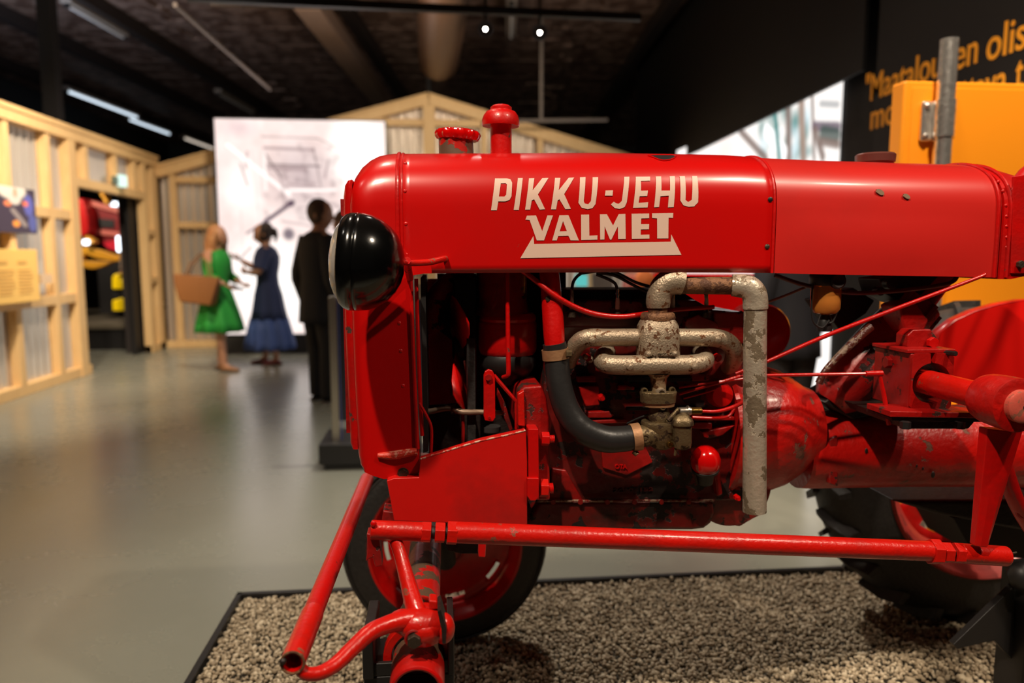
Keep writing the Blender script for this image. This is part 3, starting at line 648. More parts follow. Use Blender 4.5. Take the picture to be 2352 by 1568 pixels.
# ---- cowl behind the tank
XE = P(2306, 500, 1.6).x; xs = [XE+.0, XE+.03, XE+.06, XE+.10, XE+.15, XE+.2, XE+.25]; rows = []
for i, X in enumerate(xs):
    sh = [0, .003, .008, .018, .033, .055, .085][i]; p = prof(ztop(XE)-.002-sh, zbot(XE)-.004+(.006 if i > 1 else 0), w=HW-.0-(sh*.2))
    rows.append([(X, YC-y, z) for y, z in p]+[(X, YC+y, z) for y, z in p[-2::-1]])
n = len(rows[0]); mb = MB().add([v for r in rows for v in r], [(i*n+k, i*n+k+1, (i+1)*n+k+1, (i+1)*n+k) for i in range(6) for k in range(n-1)]+[tuple(range(n)), tuple(6*n+k for k in range(n-1, -1, -1))])
cowl = build(mb, 'cowl', red, tr, smooth=50)
for py in (415, 438, 472, 497, 520, 545, 568, 592, 615):
    p = P(2312+(py-415)*.01, py, YC-HW-.001); p.y = side_y(XE, p.z, -.001); build(MB().ball(p, .0045, (1, .55, 1), 10, 6), 'rivet', red, cowl)
mb = MB().slab([(2328,405),(2360,400),(2380,628),(2322,628),(2326,480)], YC-HW-.004, YC-HW+.002); build(mb, 'side_patch', red, cowl, bevel=.0015)
p = P(2341, 607, YC-HW-.004); build(MB().hexn(p, p+Vector((0,-.009,0)), .0095), 'bolt', bolt_m, cowl, smooth=0, bevel=.001)
# ---- radiator shell
YN = YC-HW-.002
def rounded(px_out, wts, r, Yn, Yf, steps=10, top=0.0):            # outline on Yn; wts: (x, z) inset weights toward the near and far faces
    pts = [P(a, b, Yn) for a, b in px_out]; n = len(pts); rings = []
    if top:
        up_ = ztop(XA)-P(914, 353, Yn).z; pts = [Vector((p.x, p.y, p.z+up_*w_[1])) for p, w_ in zip(pts, wts)]
    for s in range(steps+1):
        a = math.pi/2*s/steps; e = 2/NE if top else 1.0
        y = Yn+(1-math.cos(a)**e)*(HW if top else r) if s < steps else (Yn+HW if top else Yn+r)
        ix = r*(1-min(1, math.sin(min(math.pi/2, a*(2.2 if top else 1)))**e)); iz = (top or r)*(1-math.sin(a)**e)
        rings.append([Vector((p.x+ix*w_[0], y, p.z-iz*w_[1])) for p, w_ in zip(pts, wts)])
    back = [[Vector((v.x, Yn+Yf-v.y, v.z)) for v in r_] for r_ in rings[::-1]][1 if abs(rings[-1][0].y*2-Yn-Yf) < .01 else 0:]; rings += back; vs = [v for r_ in rings for v in r_]; m = len(rings)
    fs = [(i*n+k, i*n+(k+1)%n, (i+1)*n+(k+1)%n, (i+1)*n+k) for i in range(m-1) for k in range(n)]+[tuple(range(n-1, -1, -1)), tuple((m-1)*n+k for k in range(n))]
    return mb_add(vs, fs)
def mb_add(vs, fs): return MB().add(vs, fs)
def wnorm(o): m_ = o.modifiers.new('wn', 'WEIGHTED_NORMAL'); m_.keep_sharp = True; m_.weight = 80; return o
so_ = [(914,353),(900,353),(880,355),(860,359),(840,368),(822,382),(809,400),(801,425),(798,460),(799,560),(802,700),(808,850),(814,960),(820,1050),(824,1070),(834,1085),(855,1092),(882,1100),(905,1098),(958,1097),(964,1080),(963,1040),(958,1020),(955,900),(950,760),(940,650),(942,640),(950,632),(972,628),(992,628),(990,600),(950,596),(935,585),(920,560),(916,500)]
sw = [((max(0, min(1, (851-a)/54)) if b < 1060 else max(0, min(1, (851-a)/54))*max(0, (1100-b)/40)) if a < 851 else 0, max(0, min(1, (498-b)/145)) if a < 915 or b < 400 else 0) for a, b in so_]
sw[-1] = (0, 0); sw[0] = (0, 1)
so_ = so_[:-1]+[(914, 498)]
shell = wnorm(build(rounded(so_, sw, .05, YN, 2*YC-YN, top=HH), 'radiator_shell', red_smooth, tr, smooth=50))
mb = MB()                                                         # raised edge strips along its rear edge
T(mb, [(943,645,YN-.003,5),(949,800,YN-.003,4.5),(954,920,YN-.003,4.5),(959,1030,YN-.003,5)], 8); build(mb, 'edge_bead', red, shell)
mb = MB(); T(mb, [(956,640,YN+.02,4.5),(961,800,YN+.02,4.5),(966,930,YN+.02,4.5),(970,1000,YN+.02,4.5)], 8); build(mb, 'edge_bead', red, shell)
mb = MB(); T(mb, [(963,925,YN+.01,3.2),(980,955,YN+.01,3.4),(991,985,YN+.01,3.4),(990,1048,YN+.01,3.4)], 8); build(mb, 'drain_rod', red, shell)
mb = MB(); T(mb, [(868,1046,YN-.001,6),(905,1045,YN-.003,10),(958,1036,YN-.003,9)], 10); build(mb, 'weld_seam', worn('weld_paint', (.62, .04, .02), (.75, .25, .17), .42, rough=.25, scale=60, bump=.6), shell)
mb = MB().slab([(966,638),(977,638),(984,1036),(972,1040)], YN+.03, 2*YC-YN-.03); build(mb, 'radiator_core', black, shell, smooth=0)
for py in (742, 806, 886): p = P(917+(py-742)*.06, py, YN); build(MB().ball(p, .0042, (1,.35,1), 10, 6), 'rivet', red, shell)
p = P(926, 1086, YN); mb = MB().hexn(p, p+Vector((0,-.010,0)), .0105); mb.tube([p, p+Vector((0,-.003,0))], .0125, 16); build(mb, 'bolt', bolt_m, shell, smooth=0)
mb = rounded([(808,412),(797,414),(790,425),(787,450),(787,600),(791,760),(797,900),(803,1020),(808,1032),(822,1032)], [(w_, 0) for w_ in (0,.3,.6,1,1,1,1,.6,.3,0)], .02, YN+.03, 2*YC-YN-.03)
gr_ = build(mb, 'front_grille', red, tr, smooth=50)
for i in range(13):
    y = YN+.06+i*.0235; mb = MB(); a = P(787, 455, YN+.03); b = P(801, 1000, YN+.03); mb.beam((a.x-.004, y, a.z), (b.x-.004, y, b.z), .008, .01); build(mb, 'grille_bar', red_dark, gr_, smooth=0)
# ---- radiator cap and breather on top
Yt = YC-.02
b0 = P(1048, 352, Yt); ax = Vector((-.03, 0, 1)).normalized()
mb = MB().lathe(b0-ax*.03, ax, [(0,.0415),(.055,.0405),(.062,.040),(.064,.036)], 28); neck = build(mb, 'radiator_neck', worn('neck_paint', (.42,.01,.006), (.10,.06,.035), .5, scale=14, bump=.2, dirt=.5), tr)
cc = P(1051, 318, Yt); vs = []; fs = []; nn = 64; pr = [(0,.030),(.002,.046),(.008,.051),(.016,.052),(.022,.049),(.025,.042),(.026,.02),(.0262,.0005)]
axt = Vector((.06, 0, 1)).normalized(); ux = Vector((1,0,-.06)).normalized(); uy = Vector((0,1,0))
for a_, r_ in pr:
    for k in range(nn):
        a = 2*math.pi*k/nn; rr = r_*(1+(.045*math.cos(14*a) if .045 < r_ else 0)); vs.append(cc-axt*.006+axt*a_+ux*rr*math.cos(a)+uy*rr*math.sin(a))
for i in range(len(pr)-1):
    for k in range(nn): fs.append((i*nn+k, i*nn+(k+1)%nn, (i+1)*nn+(k+1)%nn, (i+1)*nn+k))
fs.append(tuple(range(nn-1,-1,-1))); fs.append(tuple((len(pr)-1)*nn+k for k in range(nn)))
build(MB().add(vs, fs), 'radiator_cap', red_gloss, neck)
b0 = P(1151, 352, Yt); mb = MB().lathe(b0-Vector((0,0,.04)), (0,0,1), [(0,.0255),(.145,.0250),(.15,.018)], 28); st = build(mb, 'breather_stem', red, tr)
c = P(1150, 285, Yt); mb = MB().lathe(c+Vector((0,0,-.002)), (.02,0,1), [(0,.028),(-.003,.043),(.001,.0445),(.012,.0435),(.022,.040),(.030,.034),(.034,.024),(.035,.0225),(.0385,.0215),(.039,.001)], 32); build(mb, 'breather_cap', red, st)
# ---- headlamp
hc = P(930, 608, 1.44); hax = Vector((-1, .02, .06)).normalized(); hr = M_(113, P(850, 610, 1.44))
k = hr/.0955
mb = MB().lathe(hc, hax, [(a*k, r*k) for a, r in ((0,.001),(.0015,.018),(.006,.036),(.016,.056),(.030,.0715),(.048,.084),(.066,.0915),(.084,.0945),(.090,.0950),(.0915,.0938),(.093,.0950),(.104,.0945),(.114,.0905),(.121,.0845),(.1225,.081),(.118,.078))], 56)
lamp = build(mb, 'headlamp', black_gloss, tr, smooth=50)
mb = MB().lathe(hc, hax, [(.118*k,.080*k),(.122*k,.079*k),(.131*k,.068*k),(.138*k,.050*k),(.143*k,.025*k),(.144*k,.001)], 48); build(mb, 'lens', glass_m, lamp)
build(MB().torus(hc+hax*.1185*k, hax, .0832*k, .0022*k, 56, 8), 'rim_ring', steel, lamp)
build(MB().lathe(hc, hax, [(.06*k,.02*k),(.085*k,.05*k),(.108*k,.072*k),(.116*k,.079*k)], 40), 'reflector', steel, lamp)
mb = MB(); T(mb, [(925,602,1.47,6),(945,604,1.50,7),(985,602,1.53,7.5),(1008,597,1.555,7.5),(1020,594,1.575,7),(1024,594,1.60,6.5)], 12); build(mb, 'lamp_bracket', red_orange, lamp)
mb = MB(); T(mb, [(935,598,1.48,9),(938,620,1.56,9),(942,640,1.598,8)], 10); build(mb, 'lamp_bracket', red, lamp)
# ---- side plate and front support
mb = MB().slab([(965,1054),(1010,1040),(1100,1012),(1208,988),(1211,1060),(1211,1205),(1060,1202),(905,1196),(897,1150),(888,1104),(905,1098),(962,1096)], 1.575, 1.60)
sp = build(mb, 'side_plate', worn('side_plate_paint', (.60,.006,.004), (.06,.02,.012), .30, rough=.38, scale=9, bump=.15, dirt=.45, dscale=4), tr, smooth=0, bevel=.002)
mb = MB(); T(mb, [(966,1054,1.576,2.2),(1010,1040,1.576,2.2),(1100,1013,1.576,2.4),(1160,1000,1.576,2.2),(1207,988,1.576,2.5)], 8); build(mb, 'edge_lip', worn('chipped_edge', (.6,.02,.012), (.7,.4,.3), .5, scale=80, bump=.4), sp)
mb = MB().slab([(905,1194),(1211,1203),(1211,1130),(890,1110)], 1.66, 1.95); build(mb, 'front_support', red_dark, tr, smooth=0, bevel=.004)
mb = MB().slab([(880,1173),(908,1176),(912,1200),(876,1200)], 1.58, 1.64); build(mb, 'support_lug', red_dark, tr, smooth=0, bevel=.003)
mb = MB().slab([(1213,985),(1237,985),(1238,1085),(1238,1148),(1214,1148)], 1.575, 1.66); fl = build(mb, 'flange_bar', red, tr, smooth=0, bevel=.002)
build(MB().slab([(1211,1098),(1238,1098),(1238,1141),(1230,1150),(1218,1150),(1211,1140)], 1.568, 1.60), 'flange_bolt_head', red, fl, smooth=0, bevel=.002)
for px, py, r in ((1243, 1007, 15), (1240, 1120, 20)):
    a, b = P(px, py, 1.60), P(px+18, py+.5, 1.60); mb = MB().hexn(a, b, M_(r, a)*1.1); nb = build(mb, 'nut', red if r < 18 else red_orange, fl, smooth=0, bevel=.0015)
    a2 = P(px+17, py+1, 1.60); mb = MB(); mb.lathe(a2, (1,0,0), [(i*.0018, M_(r*.62, a2)*(1 if i % 2 else .9)) for i in range(8)], 16); build(mb, 'bolt_thread', red, fl)
# ================================================================ ENGINE
engine_shade = worn('shaded_engine_paint', (.13, .004, .003), (.012, .005, .004), .46, rough=.4, scale=14, bump=.5, dirt=.9, dscale=9)  # engine red darkened for the shade under the bonnet, plus dirt
block = build(MB().slab([(1262,742),(1722,742),(1722,1150),(1250,1150),(1238,1010)], 1.70, 1.90), 'engine_block', engine_shade, tr, smooth=0, bevel=.006)
head = build(MB().slab([(1285,694),(1330,690),(1600,690),(1640,712),(1718,718),(1718,752),(1285,752)], 1.685, 1.92), 'cylinder_head', engine_shade, tr, smooth=0, bevel=.005)
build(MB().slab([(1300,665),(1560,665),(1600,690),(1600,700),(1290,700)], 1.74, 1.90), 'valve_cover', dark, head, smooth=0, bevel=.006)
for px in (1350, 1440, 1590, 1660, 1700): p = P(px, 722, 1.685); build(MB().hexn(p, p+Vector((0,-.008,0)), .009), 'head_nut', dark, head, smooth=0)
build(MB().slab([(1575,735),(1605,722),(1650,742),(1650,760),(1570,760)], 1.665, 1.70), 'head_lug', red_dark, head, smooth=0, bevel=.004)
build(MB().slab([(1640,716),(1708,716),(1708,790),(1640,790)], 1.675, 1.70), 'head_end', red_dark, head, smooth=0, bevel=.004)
pan = build(MB().slab([(1205,1203),(1240,1150),(1640,1148),(1643,1180),(1635,1203),(1618,1216),(1590,1219),(1200,1218)], 1.69, 1.92), 'oil_pan', engine_shade, tr, smooth=0, bevel=.012)
mb = MB(); T(mb, [(1235,1150,1.685,3.2),(1400,1150,1.685,3.2),(1640,1149,1.685,3.2)], 8, smooth=False); build(mb, 'pan_gasket', worn('gasket_paint', (.20,.02,.012), (.35,.22,.15), .5, scale=70, bump=.8), pan)
for px in range(1270, 1640, 62): p = P(px, 1151, 1.686); build(MB().hexn(p, p+Vector((0,-.007,0)), .0065), 'pan_bolt', red_dark, pan, smooth=0)
c = P(1683, 1118, 1.72); mb = MB().lathe((c.x, 1.72, c.z), (0,1,0), [(0,M_(86,c)),(.004,M_(94,c)),(.18,M_(94,c)),(.184,M_(86,c))], 48); build(mb, 'flywheel_case', red_dark, tr)
# cast block details
for pts, y, m in (([(1328,888),(1376,886),(1378,930),(1345,934)], 1.685, red), ([(1348,946),(1400,944),(1412,952),(1404,960),(1350,960)], 1.68, red), ([(1352,966),(1440,962),(1444,972),(1352,974)], 1.68, red_dark),
    ([(1325,866),(1368,864),(1370,878),(1326,878)], 1.685, red), ([(1422,886),(1458,888),(1458,896),(1418,896)], 1.685, red_orange), ([(1590,956),(1688,957),(1688,966),(1588,966)], 1.675, red), ([(1588,970),(1636,971),(1636,986),(1588,984)], 1.675, red),
    ([(1612,992),(1690,976),(1660,1000),(1632,1008),(1618,1005)], 1.68, red), ([(1380,1010),(1480,1020),(1500,1062),(1440,1092),(1385,1075)], 1.693, red_dark), ([(1590,862),(1630,862),(1630,874),(1590,876)], 1.68, red_dark),
    ([(1640,1085),(1655,1085),(1660,1135),(1648,1140)], 1.68, red), ([(1268,1075),(1300,1080),(1340,1150),(1262,1150)], 1.69, red)):
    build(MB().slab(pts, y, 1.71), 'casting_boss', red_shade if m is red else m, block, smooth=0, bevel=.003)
c = P(1658, 908, 1.675); build(MB().lathe((c.x, 1.70, c.z), (0,-1,0), [(0,M_(30,c)),(.02,M_(29,c)),(.032,M_(24,c)),(.035,M_(10,c))], 28), 'core_plug', red, block)
for px, py, r in ((1380, 911, 9), (1348, 820, 9), (1645, 820, 10), (1690, 1140, 7), (1693, 925, 6)):
    c = P(px, py, 1.685); mb = MB().hexn(c, c+Vector((0,-.012,0)), M_(r, c)); mb.tube([c+Vector((0,-.012,0)), c+Vector((0,-.02,0))], M_(r*.6, c), 12); build(mb, 'block_bolt', red, block, smooth=0)
mb = MB(); a = P(1408, 1129, 1.699); b = P(1500, 1129, 1.699); place_text(mb, '26104152', .012, a, (1,0,0), (0,0,1), width=b.x-a.x, depth=.006, bold=.0004); build(mb, 'cast_numbers', plain('dark_cast_red', (.06,.004,.003), .4), block, smooth=0)
mb = MB(); a = P(1412, 1075, 1.692); place_text(mb, 'OTA', .014, a, (1,0,-.05), (0,0,1), depth=.006, bold=.0004); build(mb, 'cast_letters', red, block, smooth=0)
# side cover ribs: dark horizontal rails in the shade
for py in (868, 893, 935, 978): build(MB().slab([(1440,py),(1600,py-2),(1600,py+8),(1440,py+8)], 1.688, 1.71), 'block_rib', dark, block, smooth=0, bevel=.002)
# timing cover in front
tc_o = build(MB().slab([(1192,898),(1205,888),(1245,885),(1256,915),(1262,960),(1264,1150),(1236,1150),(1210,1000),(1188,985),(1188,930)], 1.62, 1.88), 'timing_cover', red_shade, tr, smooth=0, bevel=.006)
mb = MB().slab([(1189,905),(1204,896),(1206,980),(1190,978)], 1.605, 1.63); build(mb, 'cover_flange', red_orange, tc_o, smooth=0, bevel=.003)
# fan, belt, brackets in the gap between radiator and engine
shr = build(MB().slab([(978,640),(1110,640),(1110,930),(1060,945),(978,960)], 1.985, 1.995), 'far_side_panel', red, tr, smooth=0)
mb = MB(); c = P(1058, 800, 1.80)
fan = build(MB().lathe((c.x-.02, 1.80, c.z), (1,0,0), [(0,.02),(.005,.03),(.03,.03),(.035,.022)], 24), 'fan_hub', dark, tr)
for k_ in range(4):
    a = math.radians(48+90*k_); ca, sa = math.cos(a), math.sin(a); vs = []
    for r_, wd in ((.025,.018),(.07,.035),(.12,.045),(.155,.040),(.165,.02)):
        for s_ in (-1, 1): vs.append((c.x-.005+s_*wd*.45, 1.80+ca*r_-sa*s_*wd, c.z+sa*r_+ca*s_*wd))
    m2 = MB().add(vs, [(2*i, 2*i+1, 2*i+3, 2*i+2) for i in range(4)]); ob = build(m2, 'fan_blade', red, fan, smooth=60); so = ob.modifiers.new('t', 'SOLIDIFY'); so.thickness = .003
c2 = P(1072, 700, 1.72)
build(MB().slab([(1072,775),(1092,775),(1094,1022),(1074,1022)], 1.70, 1.73), 'fan_belt', rubber, tr, smooth=0, bevel=.003)
build(MB().slab([(1040,640),(1096,640),(1096,780),(1075,860),(1062,780),(1045,720)], 1.76, 1.83), 'fan_support', black, tr, smooth=0, bevel=.004)
mb = MB(); T(mb, [(985,945,1.72,7),(1030,938,1.70,6),(1062,946,1.69,7),(1110,946,1.69,6),(1165,948,1.69,6)], 12); build(mb, 'water_pipe', plain('dull_zinc', (.35,.24,.17), .4, .5), tr)
mb = MB(); mb.lathe(P(1041, 940, 1.70), (1,0,0), [(-.006,.012),(.006,.012)], 6); build(mb, 'pipe_union', bolt_m, tr, smooth=0)
mb = MB(); T(mb, [(1062,940,1.70,4),(1064,985,1.70,4),(1062,1030,1.70,4)], 8); build(mb, 'thin_rod', red_dark, tr)
br = build(MB().slab([(1111,862),(1114,853),(1122,848),(1131,851),(1137,862),(1138,960),(1132,968),(1114,966),(1111,955)], 1.625, 1.635), 'belt_bracket', red, tr, smooth=0, bevel=.002)
for px, py, r in ((1122, 866, 8), (1124, 958, 3)): c = P(px, py, 1.625); build(MB().hexn(c, c+Vector((0,-.006,0)), M_(r, c)), 'bracket_bolt', red_dark, br, smooth=0)
mb = MB(); T(mb, [(1134,862,1.64,5),(1186,922,1.64,4)], 8, smooth=False); T(mb, [(1186,922,1.64,4),(1186,985,1.64,4)], 8, smooth=False); build(mb, 'brace_rod', red, tr)
build(MB().slab([(1143,892),(1160,925),(1178,985),(1172,992),(1158,960),(1142,910)], 1.67, 1.69), 'brace_plate', red_dark, tr, smooth=0, bevel=.002)
for py, r in ((978, 22), (1000, 26)): c = P(1128, py, 1.76); build(MB().lathe(c, (0,0,-1), [(0,M_(r, c)),(.012,M_(r, c)),(.016,M_(r*.8, c))], 24), 'pulley', plain('grey_pulley', (.10,.09,.09), .35, .6), tr)
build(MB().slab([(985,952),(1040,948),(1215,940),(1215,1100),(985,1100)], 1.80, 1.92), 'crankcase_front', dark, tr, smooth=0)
build(MB().slab([(1095,625),(1300,625),(1300,900),(1095,950)], 1.87, 1.90), 'added_dark_backing', dark, tr, smooth=0)  # added dark sheet, keeps the gap beside the air cleaner black
build(MB().slab([(1004,628),(1100,628),(1100,770),(1050,790),(1010,760)], 1.93, 1.95), 'added_gap_backing', dark, tr, smooth=0)  # added dark sheet, stands for the shade in the gap behind the fan
# air cleaner
c = P(1166, 700, 1.76)
def zc_(py, Y=1.76): return P(1166, py, Y).z
x0 = c.x
ac = build(MB().lathe((x0-.012, 1.76, 0), (0,0,1), [(zc_(722),M_(62,c)),(zc_(700),M_(58,c)),(zc_(690),M_(55,c)),(zc_(600),M_(55,c))], 36), 'air_cleaner', red_dark, tr)
mb = MB().lathe((x0, 1.76, 0), (0,0,1), [(zc_(822),M_(50,c)),(zc_(812),M_(62,c)),(zc_(800),M_(67,c)),(zc_(742),M_(67,c)),(zc_(736),M_(64,c)),(zc_(730),M_(66,c)),(zc_(724),M_(64,c)),(zc_(718),M_(58,c))], 40); build(mb, 'oil_cup', red, ac)
mb = MB().lathe((x0, 1.76, 0), (0,0,1), [(zc_(880),M_(30,c)),(zc_(850),M_(58,c)),(zc_(835),M_(66,c)),(zc_(818),M_(66,c)),(zc_(808),M_(60,c))], 36); build(mb, 'cup_clamp', black, ac)
mb = MB(); T(mb, [(1165,620,1.645,4.5),(1166,700,1.645,5),(1167,800,1.645,5.5),(1168,852,1.645,5.5),(1165,862,1.648,5),(1155,866,1.66,4.5)], 12); build(mb, 'clamp_rod', red, ac)
mb = MB(); T(mb, [(1085,620,1.84,20),(1030,650,1.84,22),(1000,690,1.84,24),(992,730,1.84,26),(1002,760,1.84,24)], 14); build(mb, 'radiator_hose', red_dark, tr)
# intake pipe and hose
mb = MB(); T(mb, [(1258,600,1.65,22),(1263,640,1.65,23),(1268,700,1.645,24),(1272,760,1.635,24.5),(1274,795,1.63,23)], 24); build(mb, 'intake_pipe', red, tr)
p = P(1259, 686, 1.625); build(MB().tube([p+Vector((0,.006,0)), p+Vector((0,-.001,0))], .006, 14), 'bare_spot', bolt_m, tr)
mb = MB(); T(mb, [(1273,788,1.63,27),(1278,820,1.63,28),(1284,880,1.62,29),(1302,940,1.61,30),(1335,985,1.60,31),(1385,1007,1.60,31),(1425,1008,1.60,30),(1462,1003,1.60,29)], 28, k=8, inner=.82); hose = build(mb, 'intake_hose', hose_m, tr)
mb = MB(); T(mb, [(1274.5,801,1.63,31),(1277,824,1.63,31)], 32, smooth=False, inner=.93); build(mb, 'hose_clamp', tan, hose)
mb = MB(); T(mb, [(1450,1005,1.60,32),(1470,1002,1.60,32)], 32, smooth=False, inner=.93); build(mb, 'hose_clamp', tan, hose)
mb = MB(); T(mb, [(1300,812,1.60,9),(1312,812,1.60,9)], 6, smooth=False); T(mb, [(1456,1036,1.59,7),(1464,1044,1.585,6)], 12, smooth=False); build(mb, 'clamp_screw', pot, hose)
# spark plugs, conduit and wires
mb = MB(); T(mb, [(1195,618,1.62,6),(1225,640,1.62,6),(1270,676,1.62,6.5),(1320,705,1.63,6.5),(1370,722,1.635,6.5),(1430,727,1.64,6),(1500,718,1.655,6),(1560,711,1.66,5),(1640,705,1.66,5)], 14); build(mb, 'wire_conduit', red, tr)
for i, px in enumerate((1313, 1418, 1545, 1622)):
    pl = build(MB().lathe(P(px, 728, 1.665), (0,0,1), [(0,.010),(.012,.010),(.013,.006),(.018,.0055)], 12), 'spark_plug', bolt_m, tr)
    k = M_(1, P(px, 700, 1.665)); build(MB().lathe(P(px, 714, 1.665), (0,0,1), [(0,5.5*k),(6*k,4.8*k),(10*k,5.5*k),(14*k,4.8*k),(18*k,5.2*k),(30*k,4*k)], 14), 'insulator', porcelain, pl)
    build(MB().lathe(P(px, 684, 1.665), (0,0,1), [(0,4.5*k),(8*k,4.5*k),(10*k,3.5*k),(20*k,3.5*k)], 12), 'plug_terminal', steel if i != 1 else plain('chrome', (.7,.6,.55), .12, 1), pl)
for pts in ([(1313,668),(1318,645),(1335,628),(1365,622)], [(1418,664),(1412,650),(1395,640),(1370,630)], [(1370,626),(1410,632),(1450,652),(1490,672),(1520,680)], [(1330,628),(1400,622),(1460,648),(1500,660)], [(1622,680),(1618,660),(1640,640)]):
    mb = MB(); T(mb, [(a, b, 1.665, 3.6) for a, b in pts], 8); build(mb, 'ignition_wire', rubber, tr)
# exhaust manifold
MY = 1.625
mb = MB(); T(mb, [(1308,836,1.68,15),(1313,812,1.66,19),(1328,788,1.64,21),(1352,776,MY,21),(1400,775,MY,20.5),(1500,774,MY,20),(1600,775,MY,20.5),(1645,776,MY,21),(1672,786,1.63,21),(1686,806,1.64,21),(1683,830,1.66,20),(1672,845,1.69,17)], 24); man = build(mb, 'exhaust_manifold', silver, tr)
mb = MB(); T(mb, [(1400,806,1.69,16),(1384,816,1.66,18),(1386,832,1.625,21),(1415,838,1.605,22.5),(1500,838,1.60,23),(1585,837,1.605,22.5),(1618,829,1.62,21),(1616,812,1.66,18),(1604,803,1.69,15)], 24); build(mb, 'lower_branch', silver, man)
def stack(mb, cx, rows, n=28, sq=3.0):                            # vertical body, rows: (py, half width px, depth px, Y)
    vs = []; fs = []
    for py, w_, d_, Y, cxx in [(r+(cx,))[:5] if len(r) == 4 else r for r in rows]:
        c = P(cxx, py, Y); a_ = M_(w_, c); b_ = M_(d_, c)
        for k in range(n):
            t = 2*math.pi*k/n; ct, s_ = math.cos(t), math.sin(t); vs.append((c.x+a_*math.copysign(abs(ct)**(2/sq), ct), c.y+b_*math.copysign(abs(s_)**(2/sq), s_), c.z))
    m = len(rows)
    for i in range(m-1):
        for k in range(n): fs.append((i*n+k, i*n+(k+1)%n, (i+1)*n+(k+1)%n, (i+1)*n+k))
    fs += [tuple(range(n-1,-1,-1)), tuple((m-1)*n+k for k in range(n))]; return mb.add(vs, fs)
mb = stack(MB(), 1511, [(822,49,34,MY-.002),(812,49,36,MY-.004),(790,48,38,MY-.004),(765,47,38,MY-.004),(748,46,36,MY-.002),(738,41,33,MY),(733,37,30,MY)]); bdy = build(mb, 'manifold_body', worn('pitted_silver', (.42,.33,.235), (.13,.05,.02), .46, rough=.38, scale=70, bump=.6, dirt=.3, dirtcol=(.16,.09,.04), dscale=8, metal=.5, coat=0), man, smooth=50)
mb = stack(MB(), 1511, [(735,38,33,MY),(729,40,34,MY),(720,38,33,MY),(717,34,30,MY)], sq=2.2); build(mb, 'rusty_collar', rust, man, smooth=50)
mb = MB(); a = P(1494, 817, MY-.0415); b = P(1546, 816, MY-.0415); place_text(mb, 'N 952-2', .0095, a, (1,0,.02), (0,0,1), width=b.x-a.x, depth=.003, bold=.0003); build(mb, 'cast_letters', silver, man, smooth=0)
for px, py, Y, r in ((1360,781,1.606,9),(1649,779,1.606,9),(1446,842,1.580,9),(1595,841,1.580,9),(1490,813,1.586,7),(1550,812,1.586,7),(1355,826,1.69,8),(1345,820,1.66,6)):
    c = P(px, py, Y); mb = MB().lathe(c+Vector((0,.006,0)), (0,-1,0), [(0,M_(r,c)*1.2),(.006,M_(r,c)),(.010,M_(r,c)*.8),(.012,M_(r,c)*.3)], 14); build(mb, 'manifold_boss', silver, man)
mb = stack(MB(), 1513, [(858,27,22,1.605),(868,19,19,1.61),(885,17,17,1.61),(910,16,16,1.61)], sq=2); build(mb, 'riser', worn('riser_metal', (.42,.30,.18), (.12,.05,.02), .47, rough=.4, scale=40, bump=.4, metal=.5, coat=0), man, smooth=50)
# exhaust pipe
mb = MB(); T(mb, [(1510,725,MY,22),(1512,700,MY,22)], 24, smooth=False); T(mb, [(1558,655,MY-.005,20),(1690,656,1.60,20.5)], 24, smooth=False); ep = build(mb, 'exhaust_nipple', rust, tr)
mb = MB(); T(mb, [(1512,706,MY,26),(1512,694,MY,28),(1514,678,MY,28),(1522,660,MY,29),(1538,648,MY-.003,30),(1556,646,MY-.005,30),(1568,648,MY-.006,29)], 28); el = build(mb, 'pipe_elbow', silver, ep, smooth=50)
mb = MB(); T(mb, [(1681,655,1.603,25),(1700,656,1.597,27),(1718,660,1.59,28),(1731,672,1.585,28),(1735,690,1.585,28),(1735,708,1.585,28),(1735,709,1.585,26)], 28); build(mb, 'pipe_elbow', pipe_m, ep, smooth=50)
mb = MB(); T(mb, [(1560,650,MY-.006,23),(1570,650,MY-.006,23)], 24, smooth=False); build(mb, 'pipe_thread', rust, ep)
mb = MB(); T(mb, [(1735,700,1.585,25.5),(1734,800,1.585,26),(1733,1174,1.585,26.5)], 32, smooth=False, inner=.9); build(mb, 'down_pipe', pipe_m, ep)
# carburettor
mb = stack(MB(), 1511, [(922,40,30,1.61),(908,41,31,1.61),(899,43,32,1.61),(897,42,30,1.61)], sq=2.6); cb = build(mb, 'carburettor_flange', pot, tr, smooth=50)
mb = stack(MB(), 1512, [(931,36,27,1.61),(920,38,28,1.61),(917,38,28,1.61)], sq=2.6); build(mb, 'gasket_plate', tan, cb, smooth=50)
mb = stack(MB(), 1514, [(975,24,24,1.61),(965,22,22,1.61),(955,27,25,1.61),(948,24,22,1.61),(930,23,20,1.61)], sq=2); build(mb, 'throttle_neck', pot, cb, smooth=50)
mb = stack(MB(), 1518, [(1030,14,14,1.61),(1022,28,24,1.61),(1000,40,28,1.61),(982,42,30,1.61),(972,46,32,1.61),(966,44,30,1.61)], sq=2.6); build(mb, 'carburettor_body', pot, cb, smooth=50)
mb = MB(); T(mb, [(1462,1002,1.60,26),(1480,1001,1.60,25),(1500,998,1.605,24),(1520,995,1.61,24)], 24); build(mb, 'air_horn', pot, cb)
mb = stack(MB(), 1566, [(1031,10,10,1.585),(1026,19,18,1.585),(1012,21,20,1.585),(985,21,20,1.585),(975,22,21,1.585),(974,25,24,1.585),(966,25,24,1.585),(960,22,20,1.585),(954,16,14,1.585),(950,10,10,1.585)], sq=3); fb = build(mb, 'float_bowl', pot, cb, smooth=50)
c = P(1570, 991, 1.562); build(MB().torus(c, (0,1,0), .0085, .0009, 24, 6), 'cast_ring', pot, fb) if False else None
